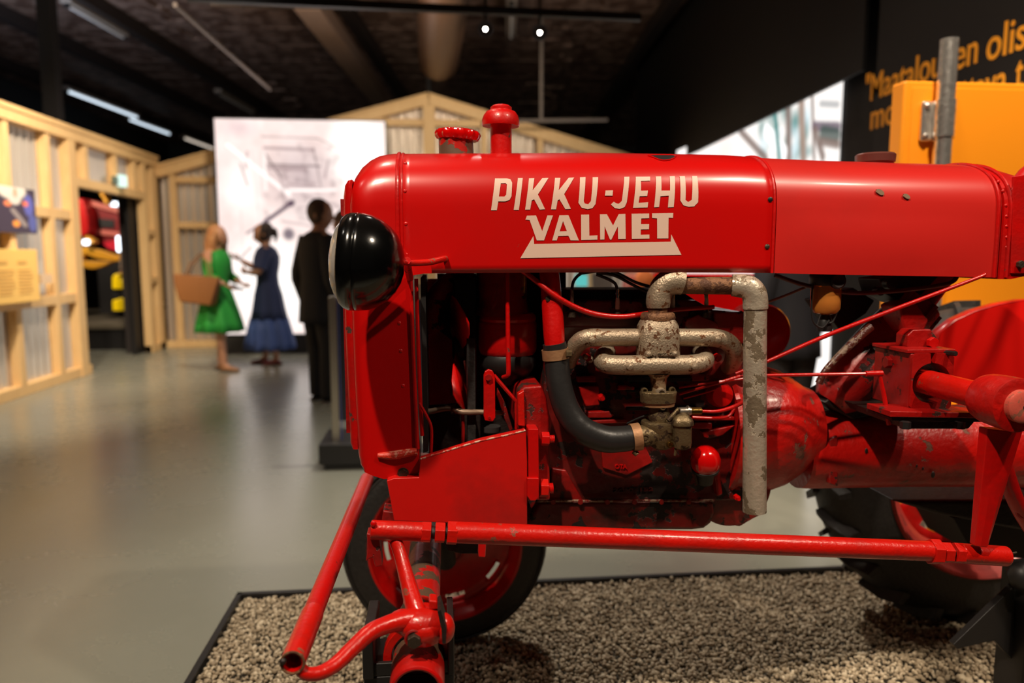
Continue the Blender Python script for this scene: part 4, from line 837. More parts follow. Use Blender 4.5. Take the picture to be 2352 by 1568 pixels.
build(MB().slab([(1531,965),(1546,965),(1546,1024),(1533,1022)], 1.585, 1.60), 'side_arm', pot, cb, smooth=0, bevel=.002)
for px, py, Y, r, m in ((1540,1022,1.58,8,brass),(1520,903,1.585,12,silver),(1523,934,1.585,9,pot),(1483,1007,1.575,12,pot),(1481,898,1.60,8,pot),(1545,896,1.60,8,pot)):
    c = P(px, py, Y); mb = MB().lathe(c+Vector((0,.015,0)), (0,-1,0), [(0,M_(r,c)),(.013,M_(r,c)),(.016,M_(r,c)*.85),(.016,M_(r,c)*.6),(.012,M_(r,c)*.5)], 16); build(mb, 'screw_boss', m, cb)
for q9 in ([(1538,968,1.585,7),(1538,992,1.585,7)], [(1553,1030,1.585,4),(1550,1046,1.585,3)], [(1535,965,1.585,6),(1560,938,1.585,5)]):
    mb = MB(); T(mb, q9, 12, smooth=False); build(mb, 'jet_tube', pot, cb)
mb = MB(); T(mb, [(1558,945,1.60,9),(1562,945,1.60,10),(1586,944,1.60,10)], 16, smooth=False); T(mb, [(1578,944,1.60,13),(1581,944,1.60,13)], 16, smooth=False); build(mb, 'fuel_union', steel, cb)
a, b = P(1586, 944, 1.60), P(1611, 944, 1.60); build(MB().hexn(a, b, M_(9, a)), 'brass_union', brass, cb, smooth=0, bevel=.001)
mb = MB(); T(mb, [(1608,944,1.60,3.6),(1650,944,1.60,4.2),(1690,932,1.60,5),(1720,915,1.61,5)], 12); build(mb, 'fuel_line', red, tr)
mb = MB(); T(mb, [(1590,958,1.64,3.5),(1640,960,1.64,3.5),(1672,956,1.64,3.5),(1690,935,1.64,3.5)], 10); build(mb, 'fuel_line', red, tr)
for q9 in ([(1560,905,1.66,3),(1640,882,1.65,3.5),(1720,858,1.62,5)], [(1560,890,1.66,2.5),(1640,878,1.65,3),(1720,868,1.62,3.5)], [(1570,915,1.67,2),(1615,903,1.67,2),(1660,890,1.67,2)]):
    mb = MB(); T(mb, q9, 10); build(mb, 'control_rod', red_orange, tr)
mb = MB(); T(mb, [(1440,972,1.66,2),(1480,955,1.64,2.5),(1510,952,1.63,2.5)], 8); build(mb, 'choke_cable', black, tr)
# oil filler breather: tilted dome
c = P(1620, 1082, 1.64); ax_ = Vector((-.12, -.28, 1)).normalized(); k = M_(1, c)
bt = build(MB().lathe(c-ax_*.03, ax_, [(0,18*k),(.03,22*k),(.033,31*k),(.040,32*k),(.042,28*k)], 28), 'breather_base', black, tr)
build(MB().lathe(c+ax_*.008, ax_, [(0,28*k),(0.003,31*k),(12*k,34*k),(26*k,34*k),(40*k,29*k),(50*k,20*k),(55*k,8*k),(57*k,2*k)], 32), 'breather_dome', red_gloss, bt)
mb = MB(); T(mb, [(1597,1090,1.63,2.5),(1600,1108,1.63,2.5),(1598,1112,1.63,2.5)], 8); build(mb, 'dome_clip', bolt_m, bt)
# ================================================================ DRIVELINE
zc0 = P(1800, 1012, 1.66).z
def xl(rows, name, mat, par=tr, n=56, zc=None, **kw):             # bodies turned about the centre line along X: rows (px at the near side, radius m)
    mb = MB(); z = zc if zc is not None else zc0; return build(mb.lathe((0, YC, z), (1,0,0), [(P(px, 1000, YC-r).x, r) for px, r in rows], n), name, mat, par, **kw)
bell = xl([(1700,.150),(1702,.162),(1712,.166),(1722,.160),(1790,.161),(1818,.160),(1845,.150),(1868,.130),(1885,.108),(1900,.100)], 'bell_housing', red_rough)
mb = MB(); 
zt0 = P(2100, 1050, 1.70).z; tt = xl([(1872,.098),(1890,.100),(2140,.104),(2360,.112),(2640,.13)], 'torque_tube', red_rough, zc=zt0)
c = P(1812, 1010, 1.64)
for ang in range(0, 360, 30):
    a = math.radians(ang+8); p = Vector((P(1716, 1000, 1.64).x+.0, YC+.158*math.sin(a), zc0+.158*math.cos(a)))
    build(MB().hexn(p, p+Vector((.016,0,0)), .009), 'housing_bolt', red_dark, bell, smooth=0)
build(MB().slab([(1905,1010),(1925,1000),(1926,1118),(1905,1112)], 1.705, 1.75), 'tube_rib', red_dark, tt, smooth=0, bevel=.004)
for px, py, r in ((2106,1070,2.4),(2120,1076,2.6),(2143,1090,5),(1990,1035,4)): c = P(px, py, 1.698); build(MB().ball(c, M_(r, c), (1,.4,1.6), 10, 6), 'casting_pit', dark, tt)
build(MB().slab([(1640,1190),(1655,1150),(1760,1150),(1765,1180),(1745,1186),(1725,1196),(1700,1212)], 1.74, 1.86), 'housing_sump', red_dark, bell, smooth=0, bevel=.008)
# dark clamp brackets over the tube
build(MB().slab([(2060,962),(2240,968),(2225,985),(2080,985)], 1.50, 1.78), 'mounting_bracket', dark, tr, smooth=0, bevel=.003)
build(MB().slab([(1890,925),(1935,895),(2030,900),(2045,945),(1960,965)], 1.74, 1.86), 'gearbox_top', dark, tr, smooth=0, bevel=.005)
# steering housing: slanted casting
a, b = P(1925, 905, 1.77), P(2105, 690, 1.76)
d_ = (b-a).normalized(); L_ = (b-a).length; k = M_(1, a)
sh = build(MB().lathe(a, d_, [(-.03,40*k),(0,58*k),(L_*.25,60*k),(L_*.6,55*k),(L_*.85,47*k),(L_*.87,58*k),(L_*.99,58*k),(L_,50*k)], 32), 'steering_housing', red_dark, tr)
a2 = P(2095, 705, 1.755); b2_ = P(2215, 560, 1.75)
build(MB().tube([a2, b2_], [38*k, 28*k], 24), 'steering_column', red_dark, sh)
for t_ in (0, 60, 120, 180, 240, 300):
    e = d_.orthogonal().normalized(); e = Matrix.Rotation(math.radians(t_), 3, d_) @ e; p = a+d_*L_*.93+e*58*k
    build(MB().hexn(p-d_*.018, p+d_*.02, .010), 'housing_bolt', red_dark, sh, smooth=0)
mb = MB(); T(mb, [(1880,880,1.66,8),(1900,845,1.66,7),(1955,790,1.665,9),(2000,750,1.67,10)], 12); build(mb, 'housing_highlight', worn('highlight_strip', (.07,.015,.01), (.2,.13,.09), .44, scale=40, bump=.5), sh)  # strip standing in for the highlight along the housing's upper edge
build(MB().slab([(2065,702),(2102,690),(2135,735),(2112,785),(2078,762)], 1.66, 1.74), 'gear_cover', red_shade, sh, smooth=0, bevel=.006)
build(MB().slab([(2020,640),(2085,630),(2165,632),(2150,680),(2080,700),(2030,672)], 1.72, 1.82), 'dash_bracket', black, tr, smooth=0, bevel=.004)
build(MB().slab([(1880,690),(1930,760),(1990,720),(2010,690),(1960,660)], 1.80, 1.88), 'regulator', dark, tr, smooth=0, bevel=.004)
for px, py, r in ((2038,650,14),(2012,668,10)): c = P(px, py, 1.70); build(MB().lathe(c, (0,-1,0), [(0,M_(r,c)),(.02,M_(r,c)),(.022,M_(r*.6,c))], 16), 'switch_knob', black, tr)
oc = build(MB().slab([(2085,770),(2098,757),(2138,756),(2151,772),(2149,805),(2140,812),(2092,806),(2084,796)], 1.575, 1.62), 'cap_casting', red_shade, tr, smooth=0, bevel=.003)
p = P(2138, 786, 1.572); build(MB().hexn(p, p+Vector((0,-.012,0)), M_(13, p)), 'bolt', red, oc, smooth=0, bevel=.001)
# steering gear box with split clamp
X0, X1 = P(2095, 850, 1.52).x, P(2190, 850, 1.52).x; Zt, Zb = P(2095, 812, 1.52).z, P(2100, 942, 1.52).z
bx = MB(); ctr = P(2140, 880, 1.52); cxm, czm = ctr.x, ctr.z; rh = M_(47, ctr); Yb = 1.62; nh = 40
outer = []; inn = []
for i in range(nh+1):                                             # split ring plate: square outline, round bore, slot at the top
    a = math.radians(96+348*i/nh); ca, sa = math.cos(a), math.sin(a); inn.append((cxm+rh*ca, czm+rh*sa))
    tx = ((X1-cxm) if ca > 0 else (cxm-X0))/max(abs(ca), 1e-6); tz = ((Zt-czm) if sa > 0 else (czm-Zb))/max(abs(sa), 1e-6); t = min(tx, tz); outer.append((cxm+t*ca, czm+t*sa))
vs = []; 
for Y in (1.52, Yb):
    for (x, z) in outer: vs.append((x, Y, z))
    for (x, z) in inn: vs.append((x, Y, z))
q_ = nh+1; fs = []
for i in range(nh):
    fs += [(i, i+1, q_+i+1, q_+i), (2*q_+i, 3*q_+i, 3*q_+i+1, 2*q_+i+1), (i, 2*q_+i, 2*q_+i+1, i+1), (q_+i, q_+i+1, 3*q_+i+1, 3*q_+i)]
fs += [(0, q_, 3*q_, 2*q_), (nh, 2*q_+nh, 3*q_+nh, q_+nh)]
sb = build(bx.add(vs, fs), 'clamp_block', red_shade, tr, smooth=30)
build(MB().box((X0-.002, 1.525, Zb), (X0+.008, 1.66, Zt-.001)), 'block_side', red_dark, sb, smooth=0, bevel=.002)
build(MB().box((X0-.01, 1.525, Zt), (X1+.006, 1.66, Zt+.008)), 'block_lid', red_shade, sb, smooth=0, bevel=.0015)
p = Vector((X0-.002, 1.60, Zt-.03)); build(MB().hexn(p, p-Vector((.012,0,0)), .014), 'bolt', red_dark, sb, smooth=0, bevel=.001)
mb = MB(); T(mb, [(2150,808,1.55,6),(2196,812,1.50,6)], 6, smooth=False); build(mb, 'clamp_bolt', dark, sb, smooth=0)
build(MB().slab([(2045,944),(2340,950),(2340,962),(2045,958)], 1.48, 1.57), 'base_plate', red_shade, tr, smooth=0, bevel=.002)
build(MB().slab([(2048,960),(2335,964),(2335,970),(2048,966)], 1.485, 1.58), 'lower_plate', dark, tr, smooth=0)
for px in (2205, 2080): p = P(px, 968, 1.47); build(MB().hexn(p, p-Vector((0,0,.015)), .011), 'plate_bolt', black, tr, smooth=0)
# cross shaft toward the camera, hub, drop arm
sx_, sz_ = ctr.x, ctr.z; hub_c = Vector((sx_, 1.34, sz_)); print('hub', proj(hub_c), proj((sx_, 1.26, sz_)))
mb = MB().tube([(sx_, 1.60, sz_), (sx_, 1.30, sz_)], .0275, 28); csft = build(mb, 'cross_shaft', red_orange, tr)
mb = MB().lathe((sx_, 1.36, sz_), (0,-1,0), [(0,.030),(.006,.046),(.02,.050),(.055,.052),(.088,.052),(.090,.047),(.090,.034)], 40); hubo = build(mb, 'drop_arm_hub', red_rough, csft)
mb = MB().lathe((sx_, 1.28, sz_), (0,-1,0), [(0,.032),(.022,.031),(.024,.028),(.024,.012)], 32); build(mb, 'shaft_end', worn('pinkish_face', (.60,.10,.07), (.3,.1,.06), .45, scale=60), csft)
p = Vector((sx_, 1.2555, sz_)); build(MB().tube([p+Vector((0,.004,0)), p], .004, 12), 'centre_mark', dark, csft)
a, b = P(2302, 985, 1.33), P(2250, 1252, 1.34)
mb = MB(); W = []; n4 = 6
for i in range(n4+1):
    t = i/n4; c = a.lerp(b, t); wd = lerp(M_(44, a), M_(16, b), t); th = lerp(.016, .011, t); W.append((c, wd, th))
vs = []; dd = (b-a).normalized(); sd = Vector((0,1,0)).cross(dd).normalized()
for c, wd, th in W:
    for sx2, sy in ((-1,-.5),(-.45,-1),(.45,-1),(1,-.5),(1,1),(-1,1)): vs.append(c+sd*wd*sx2*-1+Vector((0,th*sy,0)))
fs = [(i*6+k, i*6+(k+1)%6, (i+1)*6+(k+1)%6, (i+1)*6+k) for i in range(n4) for k in range(6)]+[tuple(range(5,-1,-1)), tuple(n4*6+k for k in range(6))]
build(mb.add(vs, fs), 'drop_arm', red, csft, smooth=25, bevel=.002)
mb = MB(); T(mb, [(2305,1060,1.42,16),(2325,1130,1.42,18),(2350,1185,1.43,17),(2380,1230,1.44,17)], 14); build(mb, 'brake_arm', red, tr)
c = P(2352, 1172, 1.42); build(MB().torus(c, (0,1,0), .016, .005, 20, 8), 'arm_ring', red, tr)
mb = MB(); T(mb, [(2320,905,1.36,9),(2345,900,1.33,9)], 6, smooth=False); build(mb, 'hub_bolt', red, csft, smooth=0)
build(MB().slab([(2292,880),(2310,872),(2352,878),(2420,900),(2420,925),(2330,905),(2296,908)], 1.40, 1.46), 'step_bracket', black, tr, smooth=0, bevel=.003)
# lower dark castings behind the drop arm
build(MB().slab([(2050,1150),(2420,1150),(2420,1230),(2330,1215),(2150,1180)], 1.80, 2.0), 'rear_casting', dark, tr, smooth=0, bevel=.01)
build(MB().slab([(2190,1190),(2420,1185),(2420,1290),(2235,1270)], 1.9, 2.1), 'drawbar_plate', plain('dark_grey_steel', (.03,.025,.025), .6), tr, smooth=0)
# drag link
DY = 1.36; dl_ = MB()
def seg(a, b, r, n=24, nm='link', mat=red_orange, par=None, sm=35, bev=0):
    pa, pb = P(a[0], a[1], DY), P(b[0], b[1], DY); k = M_(r, pa.lerp(pb, .5)); return build(MB().tube([pa, pb], k, n), nm, mat, par, smooth=sm, bevel=bev)
dlk = seg((1046,1222), (2138,1265), 23.5, 32, 'drag_link', red_orange, tr)
pa, pb = P(2050, 1262, DY), P(2138, 1265, DY)
ends = seg((852,1216), (972,1221), 22, 24, 'link_end', red_orange, dlk, bev=.002)
seg((968,1221), (990,1222), 24.5, 6, 'link_nut', red_orange, dlk, 0, .0015); seg((988,1222), (1002,1223), 14, 16, 'link_thread', dark, dlk); seg((999,1222), (1022,1223), 24.5, 6, 'link_nut', red_orange, dlk, 0, .0015)
seg((1020,1223), (1030,1223), 15, 16, 'link_thread', dark, dlk); seg((1027,1223), (1050,1224), 28, 6, 'link_nut', red_orange, dlk, 0, .0015)
seg((2134,1266), (2156,1267), 30, 6, 'link_nut', red_orange, dlk, 0, .0015); seg((2159,1268), (2181,1269), 24.5, 6, 'link_nut', red_orange, dlk, 0, .0015); seg((2150,1267), (2195,1270), 14, 16, 'link_thread', dark, dlk)
seg((2188,1269), (2208,1270), 24.5, 6, 'link_nut', red_orange, dlk, 0, .0015); seg((2204,1270), (2312,1277), 23, 24, 'link_end', red_orange, dlk, bev=.003)
p = P(858, 1203, DY-.016); build(MB().ball(p, .006, (1,.6,1), 10, 6), 'grease_nipple', red_gloss, dlk)
mb = MB(); T(mb, [(2318,1273,DY,3),(2335,1268,DY,2)], 8, smooth=False); build(mb, 'grease_nipple', bolt_m, dlk)
build(MB().slab([(842,1225),(870,1228),(878,1300),(862,1302),(856,1280),(846,1285),(840,1290),(845,1262)], DY-.005, DY+.03), 'ball_joint', red_dark, dlk, smooth=0, bevel=.004)
build(MB().slab([(1100,1246),(1117,1247),(1115,1281),(1099,1280)], 1.50, 1.53), 'stop_pin', red, tr, smooth=0, bevel=.003)
build(MB().slab([(1022,1246),(1105,1248),(1105,1272),(1060,1272),(1030,1266)], 1.66, 1.75), 'axle_bracket', dark, tr, smooth=0, bevel=.003)
# long thin rods right of the exhaust
mb = MB(); T(mb, [(1690,858,1.60,4),(1762,830,1.58,4.4),(1900,770,1.56,5),(2050,712,1.55,5),(2240,640,1.54,4.2),(2262,630,1.54,4)], 12); build(mb, 'throttle_rod', red, tr)
mb = MB(); T(mb, [(1700,862,1.60,3.5),(1760,862,1.58,4),(1990,858,1.55,4)], 10, smooth=False); rd = build(mb, 'brake_rod', red, tr)
mb = MB(); T(mb, [(1988,858,1.55,6.5),(2026,857,1.55,7)], 12, smooth=False); build(mb, 'rod_end', red, rd)
mb = MB(); T(mb, [(2020,860,1.55,4.5),(2030,905,1.55,5),(2042,975,1.55,5.5)], 10, smooth=False); build(mb, 'rod_lever', red, rd)
mb = MB(); T(mb, [(1780,632,1.66,5),(1850,655,1.66,5),(1950,672,1.65,5),(2060,668,1.65,5),(2160,655,1.64,5),(2190,645,1.64,5),(2200,630,1.64,5)], 10); build(mb, 'fuel_hose', plain('dark_red_hose', (.08,.01,.008), .4), tr)
mb = MB(); T(mb, [(1745,700,1.66,3),(1800,680,1.67,3),(1860,655,1.68,3)], 8); build(mb, 'throttle_cable', plain('pale_cable', (.30,.16,.10), .4), tr)
# sediment bowl
c = P(1896, 700, 1.66); k = M_(1, c); zz = lambda py: P(1896, py, 1.66).z
sb_ = build(MB().lathe((c.x, 1.66, 0), (0,0,1), [(zz(655),36*k),(zz(650),38*k),(zz(632),38*k),(zz(620),30*k)], 28), 'fuel_filter_head', black, tr)
build(MB().lathe((c.x, 1.66, 0), (0,0,1), [(zz(722),14*k),(zz(718),26*k),(zz(708),32*k),(zz(690),33*k),(zz(655),33*k)], 28), 'amber_bowl', amber, sb_)
build(MB().lathe((c.x, 1.66, 0), (0,0,1), [(zz(716),12*k),(zz(712),24*k),(zz(700),29*k),(zz(676),29*k)], 28), 'fuel', plain('old_fuel', (.45,.14,.02), .25), sb_)
c4 = P(1922, 645, 1.625); build(MB().lathe(c4, (0,-1,0), [(0,18*k),(.008,18*k),(.010,14*k),(.008,7*k)], 20), 'filter_valve', dark, sb_)
mb = MB(); T(mb, [(1866,655,1.64,2.2),(1864,700,1.64,2.2),(1868,738,1.64,2.2),(1888,752,1.64,2.2),(1905,735,1.64,2.2)], 8); T(mb, [(1925,655,1.64,2),(1926,700,1.64,2),(1915,735,1.64,2),(1905,742,1.64,2)], 8); build(mb, 'bail_wire', black, sb_)
build(MB().lathe((c.x, 1.66, 0), (0,0,1), [(zz(760),16*k),(zz(750),18*k),(zz(735),14*k),(zz(722),10*k)], 16), 'bail_nut', black, sb_)
# belt pulley on the far side
c = P(1742, 762, 2.02); build(MB().lathe((c.x, 1.98, c.z), (0,1,0), [(0,M_(48,c)),(.004,M_(62,c)),(.012,M_(66,c)),(.05,M_(62,c)),(.09,M_(66,c)),(.1,M_(60,c))], 40), 'belt_pulley', red_gloss, tr)
# ================================================================ FRONT AXLE
a, b = P(957, 1588, 1.20), P(985, 1240, 1.72); b = Vector((a.x+.004, 1.72, a.z+.004)); far = Vector((a.x+.01, 2.25, a.z+.01))
ax_o = build(MB().tube([a, Vector((a.x+.002, 1.42, a.z+.002))], M_(64, a), 36, inner=.80), 'axle_sleeve', axle_mat, tr)
build(MB().tube([Vector((a.x, 1.36, a.z)), b, far], M_(53, a), 32), 'axle_tube', axle_mat, ax_o)
mb = MB(); mb.torus(a+Vector((0,.0,0)), (0,1,0), M_(58, a), .0045, 36, 8); build(mb, 'sleeve_lip', red, ax_o)
mb = MB().tube([a+Vector((0,.10,.005)), a+Vector((0,.125,.005))], M_(86, a), 40, inner=.76); build(mb, 'axle_collar', red_orange, ax_o, bevel=.002)
mb = MB().tube([Vector((a.x, 1.42, a.z)), Vector((a.x, 1.47, a.z))], M_(60, a), 32, inner=.86); build(mb, 'axle_collar', worn('collar_paint', (.45,.01,.006), (.14,.08,.045), .52, scale=14), ax_o)
# tie rod tube
p = [P(672, 1522, 1.10), P(760, 1300, 1.45), P(843, 1100, 2.08)]; e2 = p[2]; p = [p[0], p[0].lerp(e2, .5), e2]
tie = build(MB().tube(p, [.0178, .0182, .019], 28, inner=.78), 'tie_tube', red, tr)
mb = MB().tube([p[0], p[0].lerp(e2, .035), p[0].lerp(e2, .16), p[0].lerp(e2, .17)], [.0192, .0195, .0195, .0183], 28, inner=.78); build(mb, 'tube_sleeve', red_orange, tie)
build(MB().torus(p[0], e2-p[0], .0175, .0022, 28, 8), 'tube_lip', rust, tie)
q_ = P(650, 1518, 1.10); build(MB().ball(q_, .006, (1,1,1), 10, 6), 'grease_nipple', dark, tie)
# steering arm over the king pin
SY = 1.24
mb = MB(); T(mb, [(908,1240,1.36,17),(920,1275,1.345,18),(935,1330,1.31,21),(950,1385,1.27,25),(958,1410,1.255,27)], 14, ell=.8); sa_ = build(mb, 'steering_arm', red_orange, tr)
mb = MB(); T(mb, [(965,1425,1.245,30),(930,1424,1.235,24),(890,1434,1.22,20.5),(850,1452,1.20,19.5),(810,1488,1.17,18.5),(770,1526,1.14,17.5),(735,1545,1.12,16.5),(705,1547,1.11,15.5),(688,1535,1.11,15)], 18); build(mb, 'curved_arm', red_orange, sa_)
mb = MB(); k = M_(1, P(975, 1430, SY)); c = P(975, 1432, SY)
mb.lathe(c+Vector((0,.012,-.02)), (0,-.35,1), [(0,.036),(.018,.040),(.032,.036),(.038,.030),(.040,.020),(.0375,.018),(.0375,.001)], 28); build(mb, 'king_pin_clamp', red_orange, sa_)
mb = MB(); mb.ball(P(968, 1432, SY), M_(62, P(968, 1432, SY)), (1, .62, .56), 28, 16); mb.ball(P(1018, 1442, SY), M_(34, P(968, 1432, SY)), (.8, .9, 1.05), 20, 12); mb.ball(P(925, 1426, SY), M_(34, P(968, 1432, SY)), (1, .8, .8), 20, 12); ob = build(mb, 'clamp_body', red_orange, sa_, smooth=60)
build(MB().slab([(1005,1405),(1012,1400),(1026,1445),(1024,1478),(1016,1478),(1014,1445)], SY-.036, SY+.02), 'clamp_slot', dark, sa_, smooth=0)
p = P(951, 1472, SY-.035); mb = MB().hexn(p+Vector((0,.03,0)), p+Vector((0,-.004,-.001)), M_(17, p)); build(mb, 'clamp_bolt', bolt_m, sa_, smooth=0, bevel=.0015)
mb = MB(); mb.torus(p+Vector((0,.008,0)), (0,1,0), M_(19, p), .003, 24, 8); build(mb, 'washer', red_dark, sa_)
mb = MB().slab([(985,1378),(1004,1380),(1010,1400),(985,1402)], SY+.0, SY+.03); build(mb, 'clamp_lug', red_orange, sa_, smooth=0, bevel=.004)
# ---- far front wheel
wc = P(1024, 1318, 2.20); Yw = 2.26; R = .332
def tyre(mb, c, Y0, wid, R, rim, n=72):
    pr = []; 
    for i in range(15):
        t = math.pi*i/14; pr.append((wid/2*(1-math.cos(t)), rim+(R-rim)*math.sin(t)**.62))
    return mb.lathe((c.x, Y0, c.z), (0,1,0), pr, n, True)
cw = Vector((wc.x, 0, .05+R)); cw.x = P(1024, 1318, Yw).x
fw = build(tyre(MB(), cw, Yw, .12, R, .245), 'front_wheel_tyre', rubber, tr, smooth=60)
for r_ in (.29, .30, .315): build(MB().torus((cw.x, Yw+.010+(.332-r_)*-.02, cw.z), (0,1,0), r_, .004, 64, 6), 'sidewall_ridge', rubber, fw)
build(MB().lathe((cw.x, Yw, cw.z), (0,1,0), [(.004,.252),(.0,.247),(.004,.238),(.02,.232),(.03,.222),(.055,.215),(.07,.214),(.07,.230),(.03,.245)], 64, True), 'wheel_rim', red, fw)
vs = []; fs = []; rr = [.045,.08,.12,.17,.185,.2,.216]; yy = [.050,.050,.060,.075,.078,.078,.068]; n = 96
for r_, y_ in zip(rr, yy):
    for k in range(n): a = 2*math.pi*k/n; vs.append((cw.x+r_*math.cos(a), Yw+y_, cw.z+r_*math.sin(a)))
for i in range(6):
    for k in range(n):
        if i == 4 and (k % 12) < 5: continue
        fs.append((i*n+k, i*n+(k+1)%n, (i+1)*n+(k+1)%n, (i+1)*n+k))
ob = build(MB().add(vs, fs), 'wheel_disc', red, fw, smooth=50); s_ = ob.modifiers.new('t', 'SOLIDIFY'); s_.thickness = .004
build(MB().lathe((cw.x, Yw-.06, cw.z), (0,1,0), [(0,.028),(.004,.034),(.05,.036),(.06,.055),(.11,.06)], 32), 'wheel_hub', red_dark, fw)
for k in range(5): a = math.radians(72*k+20); p = Vector((cw.x+.062*math.cos(a), Yw+.05, cw.z+.062*math.sin(a))); build(MB().hexn(p, p-Vector((0,.014,0)), .010), 'wheel_nut', red_dark, fw, smooth=0)
mb = MB(); mb.tube([(cw.x, Yw-.05, cw.z), (cw.x, Yw-.10, cw.z), (cw.x-.01, Yw-.11, cw.z+.10), (far.x, Yw-.10, far.z)], [.03,.032,.028,.026], 16); build(mb, 'spindle', dark, fw)
# ---- far rear wheel and mudguard
rc = P(2258, 1090, 2.25); Yr = 2.20; RR = .54; rcz = .05+RR
rw = build(tyre(MB(), Vector((rc.x, 0, rcz)), Yr, .26, RR, .355), 'rear_wheel_tyre', rubber, tr, smooth=60)
for k in range(22):
    for s_ in (-1, 1):
        a0 = 2*math.pi*(k+(.5 if s_ > 0 else 0))/22; mb = MB(); vs = []
        for t, (yo, ro) in enumerate(((.13, .0), (.13-.06*-s_*-1 if False else .13+s_*.06, -.004), (.13+s_*.118, -.030))):
            aa = a0+t*.065
            for da, dr_ in ((-.022, -.02), (.022, -.02), (.016, .022), (-.016, .022)): r_ = RR+ro+dr_; vs.append((rc.x+r_*math.cos(aa+da), Yr+yo, rcz+r_*math.sin(aa+da)))
        fs = [(i*4+k2, i*4+(k2+1)%4, (i+1)*4+(k2+1)%4, (i+1)*4+k2) for i in range(2) for k2 in range(4)]+[(3,2,1,0),(8,9,10,11)]
        build(mb.add(vs, fs), 'tread_lug', rubber, rw, smooth=0)
build(MB().lathe((rc.x, Yr+.03, rcz), (0,1,0), [(-.03,.366),(-.042,.359),(-.036,.348),(-.005,.340),(.0,.326),(.02,.320),(.04,.302),(.12,.295),(.12,.315),(.03,.35)], 72, True), 'wheel_rim', worn('matt_red_rim', (.50,.05,.04), (.3,.04,.03), .4, rough=.5, bump=.1), rw, smooth=60)
vs = []; fs = []; n = 64; rr = [.05,.11,.16,.22,.27,.305]; yy = [.09,.09,.12,.15,.15,.14]
for r_, y_ in zip(rr, yy):
    for k in range(n): a = 2*math.pi*k/n; vs.append((rc.x+r_*math.cos(a), Yr+y_, rcz+r_*math.sin(a)))
for i in range(5):
    for k in range(n):
        if i in (2, 3) and (k % 8) in (2, 3, 4, 5): continue
        fs.append((i*n+k, i*n+(k+1)%n, (i+1)*n+(k+1)%n, (i+1)*n+k))
ob = build(MB().add(vs, fs), 'wheel_disc', red, rw, smooth=50); s_ = ob.modifiers.new('t', 'SOLIDIFY'); s_.thickness = .006
build(MB().lathe((rc.x, Yr-.35, rcz), (0,1,0), [(0,.05),(.40,.045),(.42,.09),(.45,.10),(.46,.05)], 32), 'rear_axle', dark, rw)
mb = MB(); ar = [P(a, b, 2.15) for a, b in ((2188,885),(2160,860),(2150,800),(2160,762),(2195,735),(2240,714),(2295,698),(2352,688),(2440,686),(2540,705),(2640,760),(2700,850),(2740,980),(2700,990),(2500,930),(2352,905),(2260,890))]
mg = build(mb.prism(ar, (0, .012, 0)), 'mudguard', plain('mudguard_red', (.66,.006,.004), .32, coat=.3, bump=.02, scale=3), tr, smooth=0, bevel=.004)
top = ar[2:13]; vs = [v for v in top]+[v+Vector((0,.04,0)) for v in top]; m = len(top); ob = build(MB().add(vs, [(i, i+1, m+i+1, m+i) for i in range(m-1)]), 'mudguard_top', red, mg, smooth=60); s_ = ob.modifiers.new('t', 'SOLIDIFY'); s_.thickness = .004
# steering wheel, mostly right of the picture
c = P(2580, 215, 1.80); sx2 = Vector((.5, 0, 1)).normalized()
swl = build(MB().torus(c, Vector((-.9,0,.6)), .20, .012, 48, 10), 'steering_wheel_rim', black, tr)
ee = Vector((-.9,0,.6)).normalized(); e1 = ee.orthogonal().normalized(); e2_ = ee.cross(e1)
for k in range(3): a = 2*math.pi*k/3; build(MB().tube([c-ee*.02, c+(e1*math.cos(a)+e2_*math.sin(a))*.2], .007, 8), 'spoke', steel, swl)
build(MB().tube([c, P(2352, 400, 1.80), P(2300, 470, 1.8)], [.016, .016, .018], 14), 'steering_shaft', red, swl)
# ================================================================ GRAVEL TRAY
tl0 = G(550, 1380, .05); tr0 = G(1930, 1302, .05); XL0, YB0, XR0, YF0 = tl0.x, (tl0.y+tr0.y)/2, 2.85, .75
tray = empty('gravel_tray', ((XL0+XR0)/2, (YF0+YB0)/2, 0), 'low black-edged display tray on the floor under the red tractor', 'tray')
for a, b in (((XL0-.02, YF0-.02), (XL0, YB0+.02)), ((XL0-.02, YB0), (XR0+.02, YB0+.02)), ((XR0, YF0-.02), (XR0+.02, YB0+.02)), ((XL0-.02, YF0-.02), (XR0+.02, YF0))):
    build(MB().box((a[0], a[1], 0), (b[0], b[1], .062)), 'tray_edge', black, tray, smooth=0, bevel=.002)
build(MB().box((XL0, YF0, .002), (XR0, YB0, .030)), 'tray_bed', plain('gravel_dust', (.10,.085,.06), .9, bump=1, scale=300, var=.5), tray, smooth=0)
def icosa():
    t = (1+5**.5)/2; v = np.array([(-1,t,0),(1,t,0),(-1,-t,0),(1,-t,0),(0,-1,t),(0,1,t),(0,-1,-t),(0,1,-t),(t,0,-1),(t,0,1),(-t,0,-1),(-t,0,1)], float)
    f = np.array([(0,11,5),(0,5,1),(0,1,7),(0,7,10),(0,10,11),(1,5,9),(5,11,4),(11,10,2),(10,7,6),(7,1,8),(3,9,4),(3,4,2),(3,2,6),(3,6,8),(3,8,9),(4,9,5),(2,4,11),(6,2,10),(8,6,7),(9,8,1)])
    return v/np.linalg.norm(v[0]), f
iv, jf = icosa(); xy = []
def grid(x0, x1, y0, y1, p):
    gx, gy = np.meshgrid(np.arange(x0+p/2, x1, p), np.arange(y0+p/2, y1, p)); g = np.stack([gx.ravel(), gy.ravel()], 1)+rng.uniform(-p*.42, p*.42, (gx.size, 2)); return g
